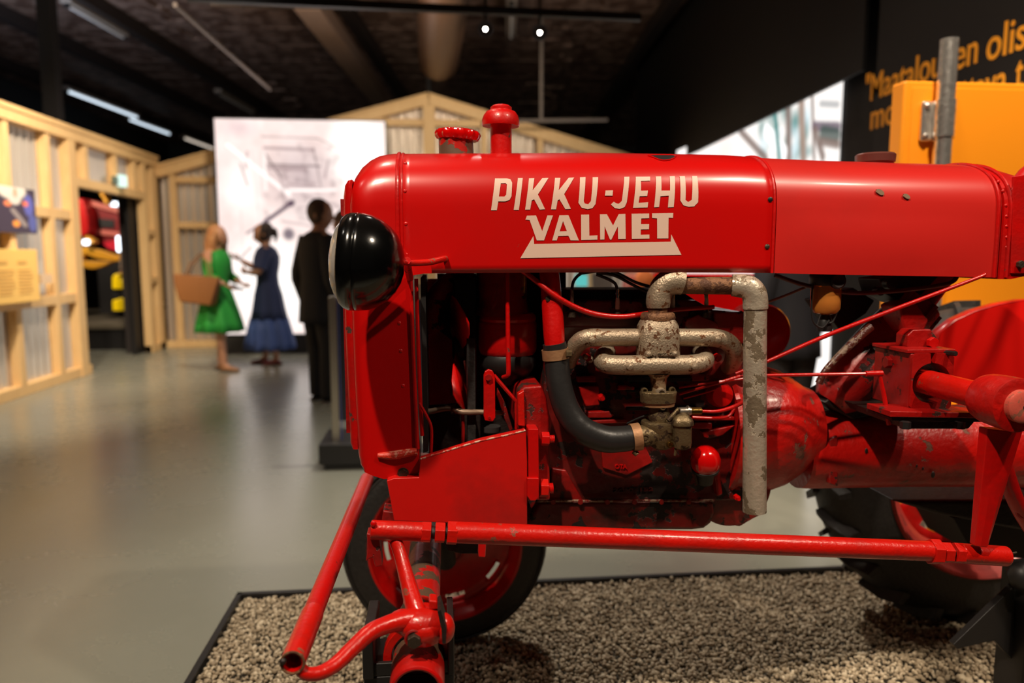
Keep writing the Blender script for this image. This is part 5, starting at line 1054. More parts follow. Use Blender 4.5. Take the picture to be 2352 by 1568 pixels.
parts = [(grid(XL0+.005, XR0, YF0, 1.95, .021), .0105), (grid(XL0+.005, 2.45, 1.95, YB0-.004, .0118), .0068), (grid(2.45, XR0, 1.95, YB0, .021), .0105)]
VS = []; FS = []; kk = 0; CL = []
for g, s0 in parts:
    m = len(g); sz = s0*rng.uniform(.7, 1.35, (m, 1, 1)); an = rng.uniform(.6, 1.25, (m, 1, 3)); jit = 1+rng.uniform(-.18, .18, (m, 12, 1))
    v = iv[None]*an*jit*sz; qn = rng.normal(size=(m, 4)); qn /= np.linalg.norm(qn, axis=1)[:, None]; w_, x, y, z = qn.T
    Rm = np.stack([1-2*(y*y+z*z), 2*(x*y-z*w_), 2*(x*z+y*w_), 2*(x*y+z*w_), 1-2*(x*x+z*z), 2*(y*z-x*w_), 2*(x*z-y*w_), 2*(y*z+x*w_), 1-2*(x*x+y*y)], 1).reshape(m, 3, 3)
    v = np.einsum('mij,mkj->mki', Rm, v); zc1 = .040+rng.uniform(-.004, .008, m)+.004*np.sin(g[:, 0]*5)*np.cos(g[:, 1]*6)
    v += np.concatenate([g, zc1[:, None]], 1)[:, None]; VS.append(v.reshape(-1, 3)); FS.append((jf[None]+(np.arange(m)*12)[:, None, None]+kk).reshape(-1, 3)); kk += m*12
    CL.append(np.repeat(rng.uniform(0, 1, m), 12))
VS = np.concatenate(VS); FS = np.concatenate(FS); CL = np.concatenate(CL).astype(np.float32)
me = bpy.data.meshes.new('gravel'); org = np.array((0.8, 2.2, .03)); me.vertices.add(len(VS)); me.vertices.foreach_set('co', (VS-org).astype(np.float32).ravel())
me.loops.add(FS.size); me.loops.foreach_set('vertex_index', FS.ravel().astype(np.int32)); me.polygons.add(len(FS)); me.polygons.foreach_set('loop_start', np.arange(0, FS.size, 3, dtype=np.int32)); me.update(calc_edges=True)
at = me.attributes.new('tone', 'FLOAT', 'POINT'); at.data.foreach_set('value', CL)
gm, nt, b = nmat('gravel_stone'); at_ = N(nt, 'ShaderNodeAttribute', attribute_name='tone'); cr_ = N(nt, 'ShaderNodeValToRGB'); cr_.color_ramp.elements[0].color = (.24,.185,.115,1); cr_.color_ramp.elements[1].color = (.66,.56,.40,1); e_ = cr_.color_ramp.elements.new(.5); e_.color = (.44,.35,.235,1)
nt.links.new(at_.outputs['Fac'], cr_.inputs[0]); nt.links.new(cr_.outputs[0], b.inputs['Base Color']); b.inputs['Roughness'].default_value = .85
me.materials.append(gm); go = bpy.data.objects.new('gravel', me); COL.objects.link(go); go.location = org
tag(go, 'beige angular gravel spread in the tray under the tractor', 'gravel', kind='stuff')
# ================================================================ STANDS UNDER THE TRACTOR
st = empty('axle_stand', (P(945, 1500, 1.3).x, 1.33, .05), 'black steel stand holding up the near end of the front axle', 'stand', 'black stands under the tractor')
xa_, xb_ = P(836, 1500, 1.30).x, P(1043, 1500, 1.30).x; zt1 = P(900, 1455, 1.30).z; zmid = P(900, 1535, 1.3).z
m1 = MB().box((xa_, 1.27, zt1-.05), (xa_+.012, 1.42, zt1+.0)); build(MB().box((xa_, 1.28, zt1-.07), (xb_, 1.29, zt1-.045)), 'cross_plate', black, st, smooth=0, bevel=.002)
build(MB().box((xa_, 1.28, .06), (xb_, 1.42, zt1-.07)), 'column', black, st, smooth=0, bevel=.004)
build(MB().box((xa_, 1.27, zt1-.07), (xa_+.02, 1.42, zt1+.01)), 'cradle_side', black, st, smooth=0, bevel=.003); build(MB().box((xb_-.012, 1.27, zt1-.07), (xb_, 1.42, zt1+.01)), 'cradle_side', black, st, smooth=0, bevel=.003)
build(MB().box((xa_-.08, 1.22, .045), (xb_+.08, 1.50, .06)), 'foot_plate', black, st, smooth=0, bevel=.003)
st2 = empty('axle_stand', (1.45, 1.75, .05), 'black steel stand with sloping brace at the right edge, under the rear casting', 'stand', 'black stands under the tractor')
y2 = 1.72; xp = P(2318, 1500, y2).x; zt2 = P(2340, 1300, y2).z
build(MB().box((xp, y2-.05, .06), (xp+.10, y2+.05, zt2)), 'column', black, st2, smooth=0, bevel=.004)
build(MB().box((xp+.022, y2-.058, .06), (xp+.028, y2-.05, zt2)), 'column_edge', plain('worn_black_edge', (.10,.08,.07), .35, .3), st2, smooth=0)
build(MB().slab([(2190,1480),(2200,1490),(2285,1470),(2330,1520),(2330,1345)], y2-.01, y2+.01), 'brace', black, st2, smooth=0, bevel=.002)
build(MB().box((xp-.12, y2-.10, .045), (xp+.2, y2+.10, .06)), 'foot_plate', black, st2, smooth=0)
c = P(2348, 1322, y2-.02); build(MB().ball(c, .035, (1, 1, 1.1), 20, 14), 'round_pad', black, st2)
# ================================================================ ORANGE CABINET WITH GALVANISED POLE
YO = 3.05; f0 = P(2078, 184, YO); sb0 = P(2045, 600, YO); zt3 = f0.z; xl_ = f0.x
dback = xl_*F/ (F) # depth of the back edge follows from its seen left edge
ybk = YO*(2078-1004)/(2047-1004)
cab = empty('orange_cabinet', (xl_+.6, YO+.05, 0), 'large orange lacquered display cabinet standing behind the tractor at the right', 'cabinet')
build(MB().box((xl_, YO, .03), (xl_+.98, ybk, zt3)), 'body', orange, cab, smooth=0, bevel=.012, seg=3)
build(MB().box((xl_+.035, YO-.004, .06), (xl_+.945, YO+.004, zt3-.028)), 'front_panel', orange, cab, smooth=0, bevel=.003)
pp = MB(); YP = YO-.06; ptop = P(2181, 90, YP); r_ = M_(20, ptop)
pole = empty('mounting_pole', (ptop.x, YP, 0), 'galvanised steel pole clamped to the orange cabinet front', 'pole')
build(MB().tube([(ptop.x, YP, .0), (ptop.x, YP, ptop.z)], r_, 28, inner=.88), 'tube', galv, pole)
zb0, zb1 = P(2165, 322, YP).z, P(2165, 228, YP).z
def bracket(zb0, zb1):
    cl = build(MB().tube([(ptop.x, YP, zb0+.012), (ptop.x, YP, zb1-.004)], r_*1.16, 28, inner=.88), 'clamp_sleeve', galv, pole)
    wb = M_(42, ptop); build(MB().box((ptop.x-wb, YO-.028, zb0), (ptop.x+wb, YO-.004, zb1)), 'clamp_plate', galv, cl, smooth=0, bevel=.012, seg=4)
    for sx2 in (-1, 1):
        for z in (zb0+.022, zb1-.022):
            c = Vector((ptop.x+sx2*wb*.76, YO-.028, z)); build(MB().lathe(c, (0,-1,0), [(0,.014),(.003,.014),(.004,.010),(.010,.010),(.012,.007)], 20), 'clamp_bolt', galv, cl)
bracket(zb0, zb1); bracket(zb0-1.0, zb1-1.0)
# ================================================================ BARRIER POST BEHIND THE RADIATOR
Ys = 5.0; bsx = P(790, 1000, Ys).x
g0 = G(785, 1078); Ys = g0.y; bp_ = empty('display_stand', (g0.x, Ys, 0), 'upright aluminium post on a black base behind the tractor front', 'stand')
bw = M_(38, g0); build(MB().box((g0.x-bw, Ys, .0), (g0.x+bw*1.6, Ys+.35, .04)), 'foot', black, bp_, smooth=0)
z1 = P(785, 1018, Ys).z; build(MB().box((g0.x-bw*1.3, Ys-.03, .04), (g0.x+bw*1.8, Ys+.40, z1)), 'base', black, bp_, smooth=0, bevel=.004)
zz1 = P(770, 680, Ys+.1).z; xx = P(767, 800, Ys+.1).x; alu = plain('brushed_aluminium', (.55,.5,.42), .3, .9, bump=.05)
build(MB().box((xx-.022, Ys+.08, z1), (xx+.022, Ys+.12, zz1)), 'post', alu, bp_, smooth=0, bevel=.003)
build(MB().box((xx+.03, Ys+.085, z1), (xx+.036, Ys+.115, zz1)), 'panel_edge', plain('blue_panel_edge', (.08,.10,.28), .3), bp_, smooth=0)
build(MB().box((xx+.022, Ys+.095, z1+.12), (xx+.62, Ys+.105, zz1-.02)), 'graphic_panel', plain('dark_graphic', (.02,.02,.03), .3), bp_, smooth=0)
# ================================================================ PEOPLE
skin_m = plain('skin', (.50,.25,.15), .5); skin2 = plain('skin_shade', (.42,.20,.12), .5)
def head_mesh(mb, c, fw, r, mat=None):                           # fw: facing direction
    fw = Vector(fw).normalized(); sd = Vector((0,0,1)).cross(fw).normalized(); up = fw.cross(sd); vs = []; fs = []; n, m = 28, 20
    for i in range(m+1):
        th = math.pi*i/m
        for k in range(n):
            a = 2*math.pi*k/n; x = math.sin(th)*math.cos(a); y = math.sin(th)*math.sin(a); z = math.cos(th)
            rx = .98 if x < 0 else .92; jaw = max(0, -z)
            px_ = x*rx*(1-.10*jaw); py_ = y*.78*(1-.32*jaw); pz_ = z*1.18
            if x > .3:
                nose = math.exp(-((y/.13)**2))*math.exp(-(((z+.14)/.16)**2)); px_ += .24*nose
                px_ -= .07*math.exp(-(((abs(y)-.30)/.14)**2))*math.exp(-(((z-.08)/.10)**2)); px_ += .05*math.exp(-((y/.22)**2))*math.exp(-(((z+.50)/.07)**2)); px_ += .06*math.exp(-((y/.25)**2))*math.exp(-(((z+.85)/.14)**2))
            vs.append(c+(fw*px_+sd*py_+up*pz_)*r)
    for i in range(m):
        for k in range(n): fs.append((i*n+k, (i+1)*n+k, (i+1)*n+(k+1)%n, i*n+(k+1)%n))
    mb.add(vs, fs)
    for s_ in (-1, 1): mb.ball(c+(sd*s_*.79-fw*.08-up*.05)*r, r*.24, (.5,.5,1), 10, 8)
def hand(mb, w0, d, nrm, s=1.0, curl=.6):                        # wrist, direction, palm normal: palm, four fingers, thumb
    d = Vector(d).normalized(); nrm = Vector(nrm); nrm = (nrm-d*nrm.dot(d)).normalized(); sd = d.cross(nrm)
    mb.tube([w0, w0+d*.03*s, w0+d*.075*s, w0+d*.092*s], [.022*s,.034*s,.038*s,.03*s], 12, ell=.45, upv=sd)
    for k, (ln, of) in enumerate(((.068,-.028),(.078,-.009),(.072,.010),(.056,.028))):
        p0 = w0+d*.085*s+sd*of*s; dirs = [0, curl*.6, curl*1.3]; q = [p0]
        for dd_, l in zip(dirs, (.45,.32,.23)): q.append(q[-1]+(d*math.cos(dd_)+nrm*math.sin(dd_))*ln*l*s)
        mb.tube(q, [.0095*s,.009*s,.008*s,.0065*s], 8)
    p0 = w0+d*.03*s-sd*.028*s; mb.tube([p0, p0+(d*.6-sd*.7+nrm*.3)*.035*s, p0+(d*.95-sd*.5+nrm*.6)*.06*s], [.012*s,.0105*s,.008*s], 8)
def person(base, ang, H, label, J, hair, outfit, skinm=skin_m, hands=None, headf=None, grp=None):
    """J: joints in body space (x forward, y left, z up) for H=1; returns root"""
    r0 = Vector(base); R_ = Matrix.Rotation(ang, 3, 'Z')
    L = lambda p: r0+R_ @ (Vector(p)*H)
    t = empty('person', r0, label, 'person', grp); D = lambda v: (R_ @ Vector(v)).normalized()
    # skeleton skinned into one surface
    nodes = []; edges = []; rad = []
    def nd(p, r, par=None):
        nodes.append(L(p)-r0); rad.append(r*H); i = len(nodes)-1
        if par is not None: edges.append((par, i))
        return i
    pel = nd((0,0,.53), .075); sp1 = nd((.0,0,.62), .070, pel); ch = nd((.005,0,.72), .078, sp1); up_ = nd((J.get('lean',0),0,.80), .066, ch); nk = nd((J.get('lean',0)+.004,0,.845), .032, up_); hd = nd((J.get('lean',0)+.012,0,.89), .034, nk)
    for s_, kx in ((1, 'l'), (-1, 'r')):
        hp = nd((0, s_*.05, .50), .058, pel); kn = nd(J.get('knee_'+kx, (.01, s_*.05, .27)), .036, hp); an_ = nd(J.get('ankle_'+kx, (0, s_*.05, .045)), .020, kn); 
        f = J.get('ankle_'+kx, (0, s_*.05, .045)); nd((f[0]+.045, f[1], .018), .018, an_)
        shd = nd((J.get('lean',0), s_*.095, .805), .036, up_); el_ = nd(J['elbow_'+kx], .026, shd); wr = nd(J['wrist_'+kx], .016, el_)
    me = bpy.data.meshes.new('body'); me.from_pydata([tuple(v) for v in nodes], edges, []); ob = bpy.data.objects.new('body', me); COL.objects.link(ob)
    md = ob.modifiers.new('skin', 'SKIN'); md.use_smooth_shade = True
    for i, v in enumerate(me.skin_vertices[0].data): v.radius = (rad[i], rad[i]); v.use_root = (i == 0)
    ms = ob.modifiers.new('s', 'SUBSURF'); ms.levels = 2; bpy.context.view_layer.update(); dg = bpy.context.evaluated_depsgraph_get(); ev_ = ob.evaluated_get(dg); m2 = ev_.to_mesh()
    mb = MB(); mb.add([v.co+r0 for v in m2.vertices], [tuple(p.vertices) for p in m2.polygons]); ev_.to_mesh_clear(); COL.objects.unlink(ob); bpy.data.objects.remove(ob)
    hf = D(headf or (1,0,-.1)); hc_ = L((J.get('lean',0)+.022, 0, .925)); head_mesh(mb, hc_, hf, .064*H)
    for kx in ('l', 'r'):
        w0 = L(J['wrist_'+kx]); el = L(J['elbow_'+kx]); hand(mb, w0, w0-el, D(J.get('palm_'+kx, (1,0,0))), H/1.7*.95)
    build(mb, 'body', skinm, t, smooth=60)
    em = MB(); sdv = Vector((0,0,1)).cross(hf).normalized(); upv = hf.cross(sdv)
    for s_ in (-1, 1): em.ball(hc_+(hf*.80+sdv*s_*.28+upv*.09)*.064*H, .0085*H/1.7, (1,1,1), 10, 8)
    build(em, 'eyes', plain('eye_dark', (.03,.02,.02), .2), t)
    lm = MB(); lm.ball(hc_+(hf*.885-upv*.50)*.064*H, .009*H, (1,1.6,.4), 10, 6, Matrix((hf, sdv, upv)).transposed()); build(lm, 'lips', plain('lips', (.40,.12,.09), .5), t)
    def rings(name, mat, rows, n=32, wav=0, nw=9, off=(0,0), par=t, thick=.004):
        vs = []; fs = []
        for z, rx, ry, x, y, wv in rows:
            for k in range(n*2):
                a = math.pi*k/n; w2 = 1+wv*math.cos(nw*a+z*5); vs.append(L((x+rx*math.cos(a)*w2, y+ry*math.sin(a)*w2, z)))
        n2 = n*2
        for i in range(len(rows)-1):
            for k in range(n2): fs.append((i*n2+k, i*n2+(k+1)%n2, (i+1)*n2+(k+1)%n2, (i+1)*n2+k))
        o = build(MB().add(vs, fs), name, mat, par, smooth=70); so = o.modifiers.new('t', 'SOLIDIFY'); so.thickness = thick; return o
    def sleeve(name, mat, kx, r1, r2, upto=1.0, par=t):
        s_ = 1 if kx == 'l' else -1; a0 = Vector((J.get('lean',0), s_*.080, .815)); b0 = Vector(J['elbow_'+kx]); c0 = Vector(J['wrist_'+kx])
        if upto <= .5: pts = [a0, a0.lerp(b0, .4), a0.lerp(b0, .4+upto)]; rr = [r1, r1*.95, r2]
        else: e = b0.lerp(c0, (upto-.5)*2); pts = [a0, a0.lerp(b0, .5), a0.lerp(b0, .9), b0.lerp(e, .12), b0.lerp(e, .6), e]; rr = [r1, r1*.95, lerp(r1, r2, .45), lerp(r1, r2, .5), lerp(r1, r2, .8), r2]
        o = build(MB().tube([L(p) for p in pts], [r*H for r in rr], 18), name, mat, par, smooth=70); return o
    def shoe(mat, kx, ht=.03):
        f = J.get('ankle_'+kx, (0, .05 if kx == 'l' else -.05, .045)); mb = MB()
        p = [L((f[0]-.030, f[1], .012)), L((f[0]+.0, f[1], .024)), L((f[0]+.045, f[1], .018)), L((f[0]+.085, f[1], .013)), L((f[0]+.105, f[1], .009))]
        mb.tube(p, [.010*H, .026*H, .025*H, .022*H, .012*H], 16, ell=.55*1.2, upv=(R_ @ Vector((0,1,0)))); o = build(mb, 'shoe', mat, t, smooth=60)
        build(MB().prism([L((f[0]+x, f[1]+y, .0)) for x, y in ((-.035,-.015),(.03,-.022),(.085,-.020),(.108,0),(.085,.020),(.03,.022),(-.035,.015))], (0, 0, .010*H)), 'sole', plain('sole', (.05,.03,.02), .6), o, smooth=0)
    outfit(t, L, rings, sleeve, shoe, hc_, hf, D); hair(t, L, hc_, hf, H, D); return t
# woman in a green dress, seen in profile facing right
def green_outfit(t, L, rings, sleeve, shoe, hc, hf, D):
    gm_ = plain('green_cloth', (.015,.30,.035), .65, bump=.2, scale=30)
    d = rings('dress', gm_, [(.84,.040,.056,.0,0,0),(.82,.070,.098,.0,0,0),(.77,.092,.106,.003,0,0),(.72,.096,.104,.004,0,0),(.65,.080,.088,.0,0,0),(.60,.074,.085,0,0,.01),(.52,.100,.108,0,0,.03),(.42,.128,.130,0,0,.05),(.34,.148,.146,0,0,.07),(.275,.162,.158,0,0,.08)])
    sleeve('sleeve', gm_, 'l', .038, .030, .8); sleeve('sleeve', gm_, 'r', .038, .030, .8)
    for k in 'lr': shoe(plain('tan_shoe', (.35,.17,.08), .5), k)
def long_hair(t, L, hc, hf, H, D):
    hm = worn('reddish_hair', (.42,.17,.06), (.55,.28,.11), .5, rough=.45, scale=40, bump=.8, coat=0); r = .064*H; mb = MB(); sd = Vector((0,0,1)).cross(hf).normalized()
    mb.ball(hc-hf*r*.18+Vector((0,0,r*.12)), r, (1.0,.92,1.16), 24, 14, Matrix((hf, sd, Vector((0,0,1)))).transposed())
    for k in range(15):
        a = (k-7)/7*1.75; d0 = -hf*math.cos(a)+sd*math.sin(a); p = hc+d0*r*.85+Vector((0,0,r*.3)); ln = .19+.03*rng.random(); q = [p]
        for j in range(1, 6): q.append(hc+d0*r*(.95+.12*math.sin(j*1.5+k))+Vector((0,0,r*.3-ln*H/1.0*j/5*1.0))-hf*.004*j)
        mb.tube(q, [r*.30, r*.34, r*.33, r*.32, r*.26, r*.08], 8)
    build(mb, 'hair', hm, t, smooth=60)
gp = G(508, 850); a_g = -YAW-.15
Jg = dict(elbow_r=(.012,-.125,.655), wrist_r=(.125,-.11,.60), elbow_l=(.02,.125,.655), wrist_l=(.13,.09,.605), palm_r=(0,0,1), palm_l=(0,0,1), ankle_r=(.055,-.045,.045), ankle_l=(-.035,.05,.045), knee_r=(.035,-.05,.27), knee_l=(-.01,.05,.27))
woman_g = person((gp.x, gp.y, 0), a_g, 1.64, 'woman with long reddish hair in a green dress, holding a phone', Jg, long_hair, green_outfit, headf=(1,-.1,-.12))
RG = Matrix.Rotation(a_g, 3, 'Z'); LG = lambda p: Vector((gp.x, gp.y, 0))+RG @ (Vector(p)*1.64)
ph = MB(); ph.beam(LG((.165,-.105,.60)), LG((.245,-.10,.565)), .075, .010, RG @ Vector((.3,0,1))); tag(build(ph, 'phone', black, smooth=0, bevel=.003), 'dark phone held out by the woman in green', 'phone')
# tote bag on her near side
bagm = plain('brown_tote_leather', (.24,.09,.02), .6, bump=.15); bag = empty('tote_bag', LG((-.02,-.17,.50)), 'brown tote bag hanging at the side of the woman in green', 'bag')
vs = []; 
for z, hx, hy in ((.475,.105,.030),(.485,.115,.036),(.60,.150,.030),(.665,.165,.012)):
    for sx2, sy in ((-1,-1),(1,-1),(1,1),(-1,1)): vs.append(LG((-.045+sx2*hx-.12*(z-.5)*0, -.172+sy*hy, z+(-.012*sx2))))
fs = [(i*4+k, i*4+(k+1)%4, (i+1)*4+(k+1)%4, (i+1)*4+k) for i in range(3) for k in range(4)]+[(3,2,1,0),(12,13,14,15)]
build(MB().add(vs, fs), 'bag_body', bagm, bag, smooth=30, bevel=.012, seg=3)
for sy in (-.02, .02): build(MB().tube([LG((-.12,-.165+sy,.66)), LG((-.09,-.15+sy,.74)), LG((-.02,-.125+sy,.815)), LG((.03,-.15+sy,.74)), LG((.05,-.165+sy,.655))], .008, 8), 'handle', bagm, bag)
# woman in a blue dress facing left
def blue_outfit(t, L, rings, sleeve, shoe, hc, hf, D):
    b1 = plain('navy_cloth', (.030,.045,.13), .7, bump=.15, scale=30); b2 = plain('blue_skirt_cloth', (.06,.11,.33), .65, bump=.15, scale=30)
    rings('dress', b1, [(.848,.038,.052,.0,0,0),(.82,.070,.098,.0,0,0),(.77,.090,.106,0,0,0),(.72,.092,.104,.004,0,0),(.64,.074,.084,.0,0,0),(.58,.078,.090,0,0,.01),(.50,.098,.105,0,0,.03),(.40,.112,.115,0,0,.05),(.33,.125,.125,0,0,.06)])
    rings('skirt_tier', b2, [(.335,.127,.127,0,0,.06),(.25,.145,.143,0,0,.08),(.16,.163,.160,0,0,.10),(.115,.170,.167,0,0,.11)], nw=11)
    sleeve('sleeve', b1, 'l', .050, .046, .42); sleeve('sleeve', b1, 'r', .050, .046, .42)
    for k in 'lr': shoe(plain('dark_red_shoe', (.20,.03,.03), .4), k)
def bun_hair(t, L, hc, hf, H, D):
    hm = plain('dark_hair', (.035,.018,.012), .5, bump=.6, scale=60); r = .064*H; sd = Vector((0,0,1)).cross(hf).normalized(); mb = MB()
    mb.ball(hc-hf*r*.22+Vector((0,0,r*.16)), r, (.96,.90,1.12), 24, 14, Matrix((hf, sd, Vector((0,0,1)))).transposed()); mb.ball(hc-hf*r*1.15-Vector((0,0,r*.05)), r*.52, (1,1,1), 16, 12); mb.tube([hc-hf*r*1.1, hc-hf*r*1.5-Vector((0,0,r*.5)), hc-hf*r*1.4-Vector((0,0,r*1.3))], [r*.3, r*.25, r*.05], 8)
    build(mb, 'hair', hm, t, smooth=60)
bp2 = G(622, 836); a_b = math.pi-YAW+.25
Jb = dict(elbow_r=(.075,-.12,.68), wrist_r=(.185,-.07,.745), elbow_l=(.055,.13,.655), wrist_l=(.135,.02,.665), palm_r=(.2,0,1), palm_l=(0,-1,.3), ankle_r=(.035,-.05,.045), ankle_l=(-.05,.05,.045))
woman_b = person((bp2.x, bp2.y, 0), a_b, 1.68, 'woman with tied dark hair in a navy and blue tiered dress, facing left', Jb, bun_hair, blue_outfit, headf=(1,.1,-.3))
RB = Matrix.Rotation(a_b, 3, 'Z'); LB = lambda p: Vector((bp2.x, bp2.y, 0))+RB @ (Vector(p)*1.68)
ph = MB(); ph.beam(LB((.205,-.06,.79)), LB((.275,-.055,.735)), .08, .006, RB @ Vector((1,0,.8))); tag(build(ph, 'leaflet', plain('grey_leaflet', (.10,.08,.08), .5), smooth=0), 'folded leaflet held up by the woman in blue', 'leaflet')
# two men in dark clothes
def suit(jm, tm, sm, coat_low=.40):
    def f(t, L, rings, sleeve, shoe, hc, hf, D):
        jk = rings('jacket', jm, [(.845,.040,.050,-.002,0,0),(.825,.062,.098,0,0,0),(.79,.080,.118,0,0,0),(.72,.088,.118,.0,0,0),(.62,.082,.106,0,0,0),(.55,.088,.112,0,0,.01),(coat_low+.04,.096,.118,0,0,.015),(coat_low,.098,.120,0,0,.02)], thick=.008)
        sleeve('sleeve', jm, 'l', .050, .032, .98); sleeve('sleeve', jm, 'r', .050, .032, .98)
        for s_ in (1, -1):
            mb = MB(); mb.tube([L((0,s_*.05,.53)), L((.0,s_*.052,.42)), L((.008,s_*.052,.27)), L((0,s_*.05,.12)), L((0,s_*.05,.03))], [.066*1.78,.060*1.78,.046*1.78,.038*1.78,.036*1.78], 18); build(mb, 'trouser_leg', tm, t, smooth=60)
        for k in 'lr': shoe(sm, k)
    return f
def short_hair(col):
    def f(t, L, hc, hf, H, D):
        r = .064*H; sd = Vector((0,0,1)).cross(hf).normalized(); mb = MB(); mb.ball(hc-hf*r*.16+Vector((0,0,r*.20)), r, (1.0,.88,1.10), 24, 14, Matrix((hf, sd, Vector((0,0,1)))).transposed()); build(mb, 'hair', plain('short_hair', col, .6, bump=.6, scale=80), t, smooth=60)
    return f
dkj = plain('black_suit_cloth', (.005,.004,.006), .8); dkt = plain('black_trouser_cloth', (.006,.005,.006), .8); shm = plain('black_shoe', (.01,.01,.01), .25)
Jm = dict(elbow_r=(-.02,-.135,.62), wrist_r=(.03,-.13,.485), elbow_l=(-.03,.14,.63), wrist_l=(.01,.135,.49))
mp_ = G(742, 921); person((mp_.x, mp_.y, 0), math.radians(42), 1.79, 'man in a black suit seen from behind beside the aluminium post', Jm, short_hair((.06,.03,.02)), suit(dkj, dkt, shm), skinm=skin2, headf=(.55,-1,-.1))
mp2 = G(806, 880); person((mp2.x, mp2.y, 0), math.radians(160), 1.76, 'second man in dark clothes, half hidden behind the tractor lamp', Jm, short_hair((.10,.05,.03)), suit(dkj, dkt, shm), headf=(1,0,-.1))
mp3 = G(1800, 1060); person((mp3.x, mp3.y, 0), math.radians(100), 1.70, 'person in dark blue clothes seen through the gap behind the exhaust pipe', Jm, short_hair((.05,.03,.02)), suit(plain('dark_blue_cloth', (.004,.005,.010), .8), dkt, shm))
# ================================================================ ROOM BEYOND THE PASSAGE
pl_ = empty('display_platform', (XW-2.6, 11, 0), 'dark display platform beyond the passage', 'platform')
edge = plain('platform_edge', (.12,.10,.07), .4)
build(MB().box((-8.0, 10.75, 0), (XW-.25, 13.8, .30)), 'platform_base', black, pl_, smooth=0); build(MB().box((-8.0, 10.7, .30), (XW-.22, 13.8, .37)), 'platform_top', edge, pl_, smooth=0, bevel=.006)
YM = 11.8
rm = empty('harvester', (P(230, 600, YM).x, YM, .37), 'old red farm machine with a rounded drum beyond the passage', 'farm machine')
mred = plain('machine_red', (.60,.008,.008), .35, coat=.3); mred2 = plain('machine_dark_red', (.22,.004,.006), .45); pink = plain('machine_pale_red', (.60,.16,.12), .5)
def mslab(pts, Y0, Y1, nm, m, par=None, **kw): return build(MB().slab(pts, Y0, Y1), nm, m, par or rm, smooth=0, **kw)
mslab([(120,455),(190,455),(196,475),(203,505),(204,530),(198,542),(180,545),(120,550)], YM-.3, YM+.5, 'rounded_drum', mred, bevel=.04, seg=4)
mslab([(196,470),(285,480),(288,560),(200,560)], YM, YM+.5, 'side_panel', mred2, bevel=.02); mslab([(190,456),(272,478),(272,490),(192,468)], YM-.05, YM+.05, 'upper_rail', pink, bevel=.01); mslab([(205,524),(285,535),(285,545),(205,536)], YM-.05, YM+.05, 'lower_rail', pink, bevel=.01)
mslab([(215,500),(262,505),(262,524),(215,522)], YM-.02, YM+.02, 'dark_hatch', black); mslab([(236,558),(268,550),(268,576),(250,572)], YM-.3, YM-.1, 'wedge', plain('crimson', (.65,.005,.03), .4)); mslab([(222,590),(300,590),(290,720),(230,720)], YM+.2, YM+.8, 'chassis', black); mslab([(120,620),(165,620),(165,732),(120,732)], YM, YM+.4, 'frame_leg', dark)
lo = empty('loader', (P(250, 600, YM-.5).x, YM-.5, .37), 'yellow loader arms and frame in front of the red machine', 'farm machine')
ym = plain('machine_yellow', (.72,.33,.02), .4); YQ = YM-.6
for pts, nm in (([(176,572),(196,566),(230,575),(262,586),(320,577),(326,590),(262,600),(225,594),(196,583),(186,598),(176,600)], 'lift_arm'), ([(175,598),(232,600),(258,600),(235,612),(212,618),(180,612)], 'cross_frame'), ([(224,436),(232,436),(250,465),(242,470)], 'upper_strut'), ([(196,540),(216,552),(214,560),(192,556)], 'link_plate'), ([(266,430),(280,436),(266,446)], 'top_hook')):
    mslab(pts, YQ, YQ+.15, nm, ym, lo, bevel=.01)
yb2 = empty('yellow_box', (P(270, 700, YM-.9).x, YM-.9, .37), 'bright yellow lit box standing on the dark platform', 'box'); yl = plain('bright_yellow', (1.0,.72,.0), .4); YK = YM-.9
mslab([(257,690),(278,684),(292,690),(294,714),(258,714)], YK, YK+.25, 'lower_box', yl, yb2, bevel=.015); mslab([(257,637),(262,629),(272,630),(276,642),(288,644),(289,664),(257,664)], YK, YK+.25, 'upper_box', yl, yb2, bevel=.015); mslab([(260,664),(287,664),(288,688),(260,688)], YK+.04, YK+.2, 'dark_band', black, yb2)
lg = emit('white_lamp_glow', (.85,.92,1), 4); lg2 = emit('pale_blue_glow', (.45,.70,1), .8)
def glow(pts, Y, m, lab, par=None):
    if par: build(MB().slab(pts, Y, Y+.06), 'work_lamp', m, par, smooth=0, bevel=.02); return
    p = P(pts[2][0]-4, pts[2][1], Y+.03); t = empty('lit_panel', (p.x, p.y, .37), lab, 'lit panel', 'lit panels on posts beyond the passage')
    build(MB().slab(pts, Y, Y+.06), 'panel', m, t, smooth=0, bevel=.02); build(MB().tube([(p.x, p.y, .37), p], .02, 8), 'post', black, t)
glow([(250,462),(275,464),(275,475),(250,472)], YM-.4, lg, '', rm); glow([(188,550),(203,550),(203,562),(188,562)], YM-.7, lg, '', lo)
glow([(265,542),(281,541),(280,578),(267,578)], YM-.9, lg, '', rm); glow([(303,465),(317,465),(317,506),(303,506)], YM+1, lg2, 'pale blue lit panel at the right of the passage'); glow([(290,525),(303,525),(305,570),(292,570)], YM-.2, lg, 'white lit panel at the far right of the passage')
for s_ in ((-4.9, 9.9, 2.9), (-5.6, 9.4, 2.9)): pass
spot((-5.6, 9.6, 3.2), (P(230, 600, YM).x, YM, 1.4), 330, 70, .8, .08); spot((-5.0, 10.2, 3.4), (P(270, 680, YK).x, YK, .7), 90, 18, .5, .05)
person((P(312, 600, 11.3).x, 11.3, .37), math.radians(150), 1.5, 'person in a pale shirt standing inside the passage at its right', Jm, short_hair((.05,.03,.02)), suit(plain('pale_shirt', (.22,.16,.12), .7), dkt, shm, .52))
mslab([(180,598),(192,598),(192,735),(180,735)], YQ+.02, YQ+.12, 'support_leg', dark, lo)
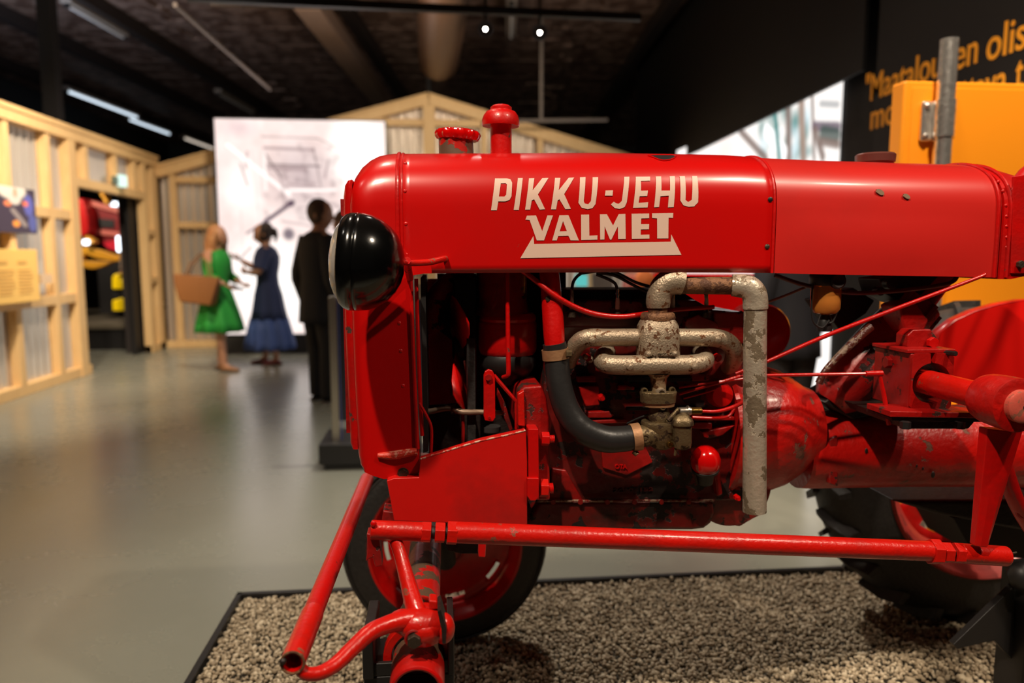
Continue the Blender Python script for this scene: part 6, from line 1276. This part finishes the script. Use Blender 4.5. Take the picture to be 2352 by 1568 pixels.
# ================================================================ SECOND TRACTOR SEEN THROUGH THE ENGINE GAP
Y9 = 5.2; t9 = empty('tractor', (P(1560, 700, Y9).x, Y9, 0), 'second red machine standing behind, glimpsed through the engine gap', 'tractor')
build(MB().slab([(1470,628),(1760,628),(1760,760),(1500,760),(1460,700)], Y9, Y9+.5), 'bonnet', red_gloss, t9, smooth=0, bevel=.04, seg=3)
build(MB().slab([(1560,760),(1720,760),(1720,860),(1580,860)], Y9+.1, Y9+.4), 'engine', dark, t9, smooth=0, bevel=.02)
for px in (1530, 1740): c = P(px, 860, Y9); c.z = .34; build(MB().lathe((c.x, Y9-.12, c.z), (0,1,0), [(0,.2),(.0,.30),(.03,.34),(.13,.34),(.16,.30),(.16,.2)], 40), 'wheel', rubber, t9)
c = P(1481, 640, Y9-.01); build(MB().lathe(c, (0,-1,0), [(0,.07),(.03,.06),(.04,.03)], 24), 'side_lamp', plain('orange_lamp', (.9,.25,.08), .3), t9)
c = P(1336, 645, 7.5); tq_ = empty('turquoise_lamp', (c.x, 7.5, 0), 'small turquoise lit screen on a stand, seen through the engine gap', 'luminaire')  # turquoise lamp, built as a small glowing plate
build(MB().slab([(1322,630),(1350,630),(1350,658),(1322,658)], 7.5, 7.53), 'luminaire', emit('turquoise_glow', (.15,.75,.70), .7), tq_, smooth=0); build(MB().tube([(c.x, 7.52, 0), (c.x, 7.52, c.z-.1)], .02, 10), 'stem', black, tq_); build(MB().tube([(c.x, 7.52, 0), (c.x, 7.52, .02)], .15, 24), 'foot', black, tq_)
c = P(1385, 660, 7.2); wb_ = empty('notice_board', (c.x, 7.2, 0), 'pale board on a stand, seen through the engine gap', 'board'); build(MB().slab([(1360,628),(1408,628),(1410,685),(1362,685)], 7.2, 7.23), 'board', plain('pale_board', (.35,.3,.25), .5), wb_, smooth=0); build(MB().tube([(c.x, 7.22, 0), (c.x, 7.22, c.z)], .02, 10), 'stem', black, wb_); build(MB().tube([(c.x, 7.22, 0), (c.x, 7.22, .02)], .15, 24), 'foot', black, wb_)

# labels for parts that look different from the red body
for nm, lb_ in (('headlamp', 'black enamelled headlamp with glass lens'), ('exhaust_manifold', 'silver painted cast exhaust manifold'), ('intake_hose', 'black rubber hose bending into the carburettor'), ('exhaust_nipple', 'rusty pipe with flaking silver elbows and down pipe'),
    ('fuel_filter_head', 'fuel filter with amber glass bowl'), ('carburettor_flange', 'brownish metal carburettor'), ('front_wheel_tyre', 'far front wheel with black tyre and red disc'), ('rear_wheel_tyre', 'far rear wheel with ribbed black tyre'), ('breather_dome', 'glossy red domed oil filler cap'), ('painted_emblem', 'cream bar with pointed ends under the lettering')):
    if nm in bpy.data.objects: bpy.data.objects[nm]['label'] = lb_
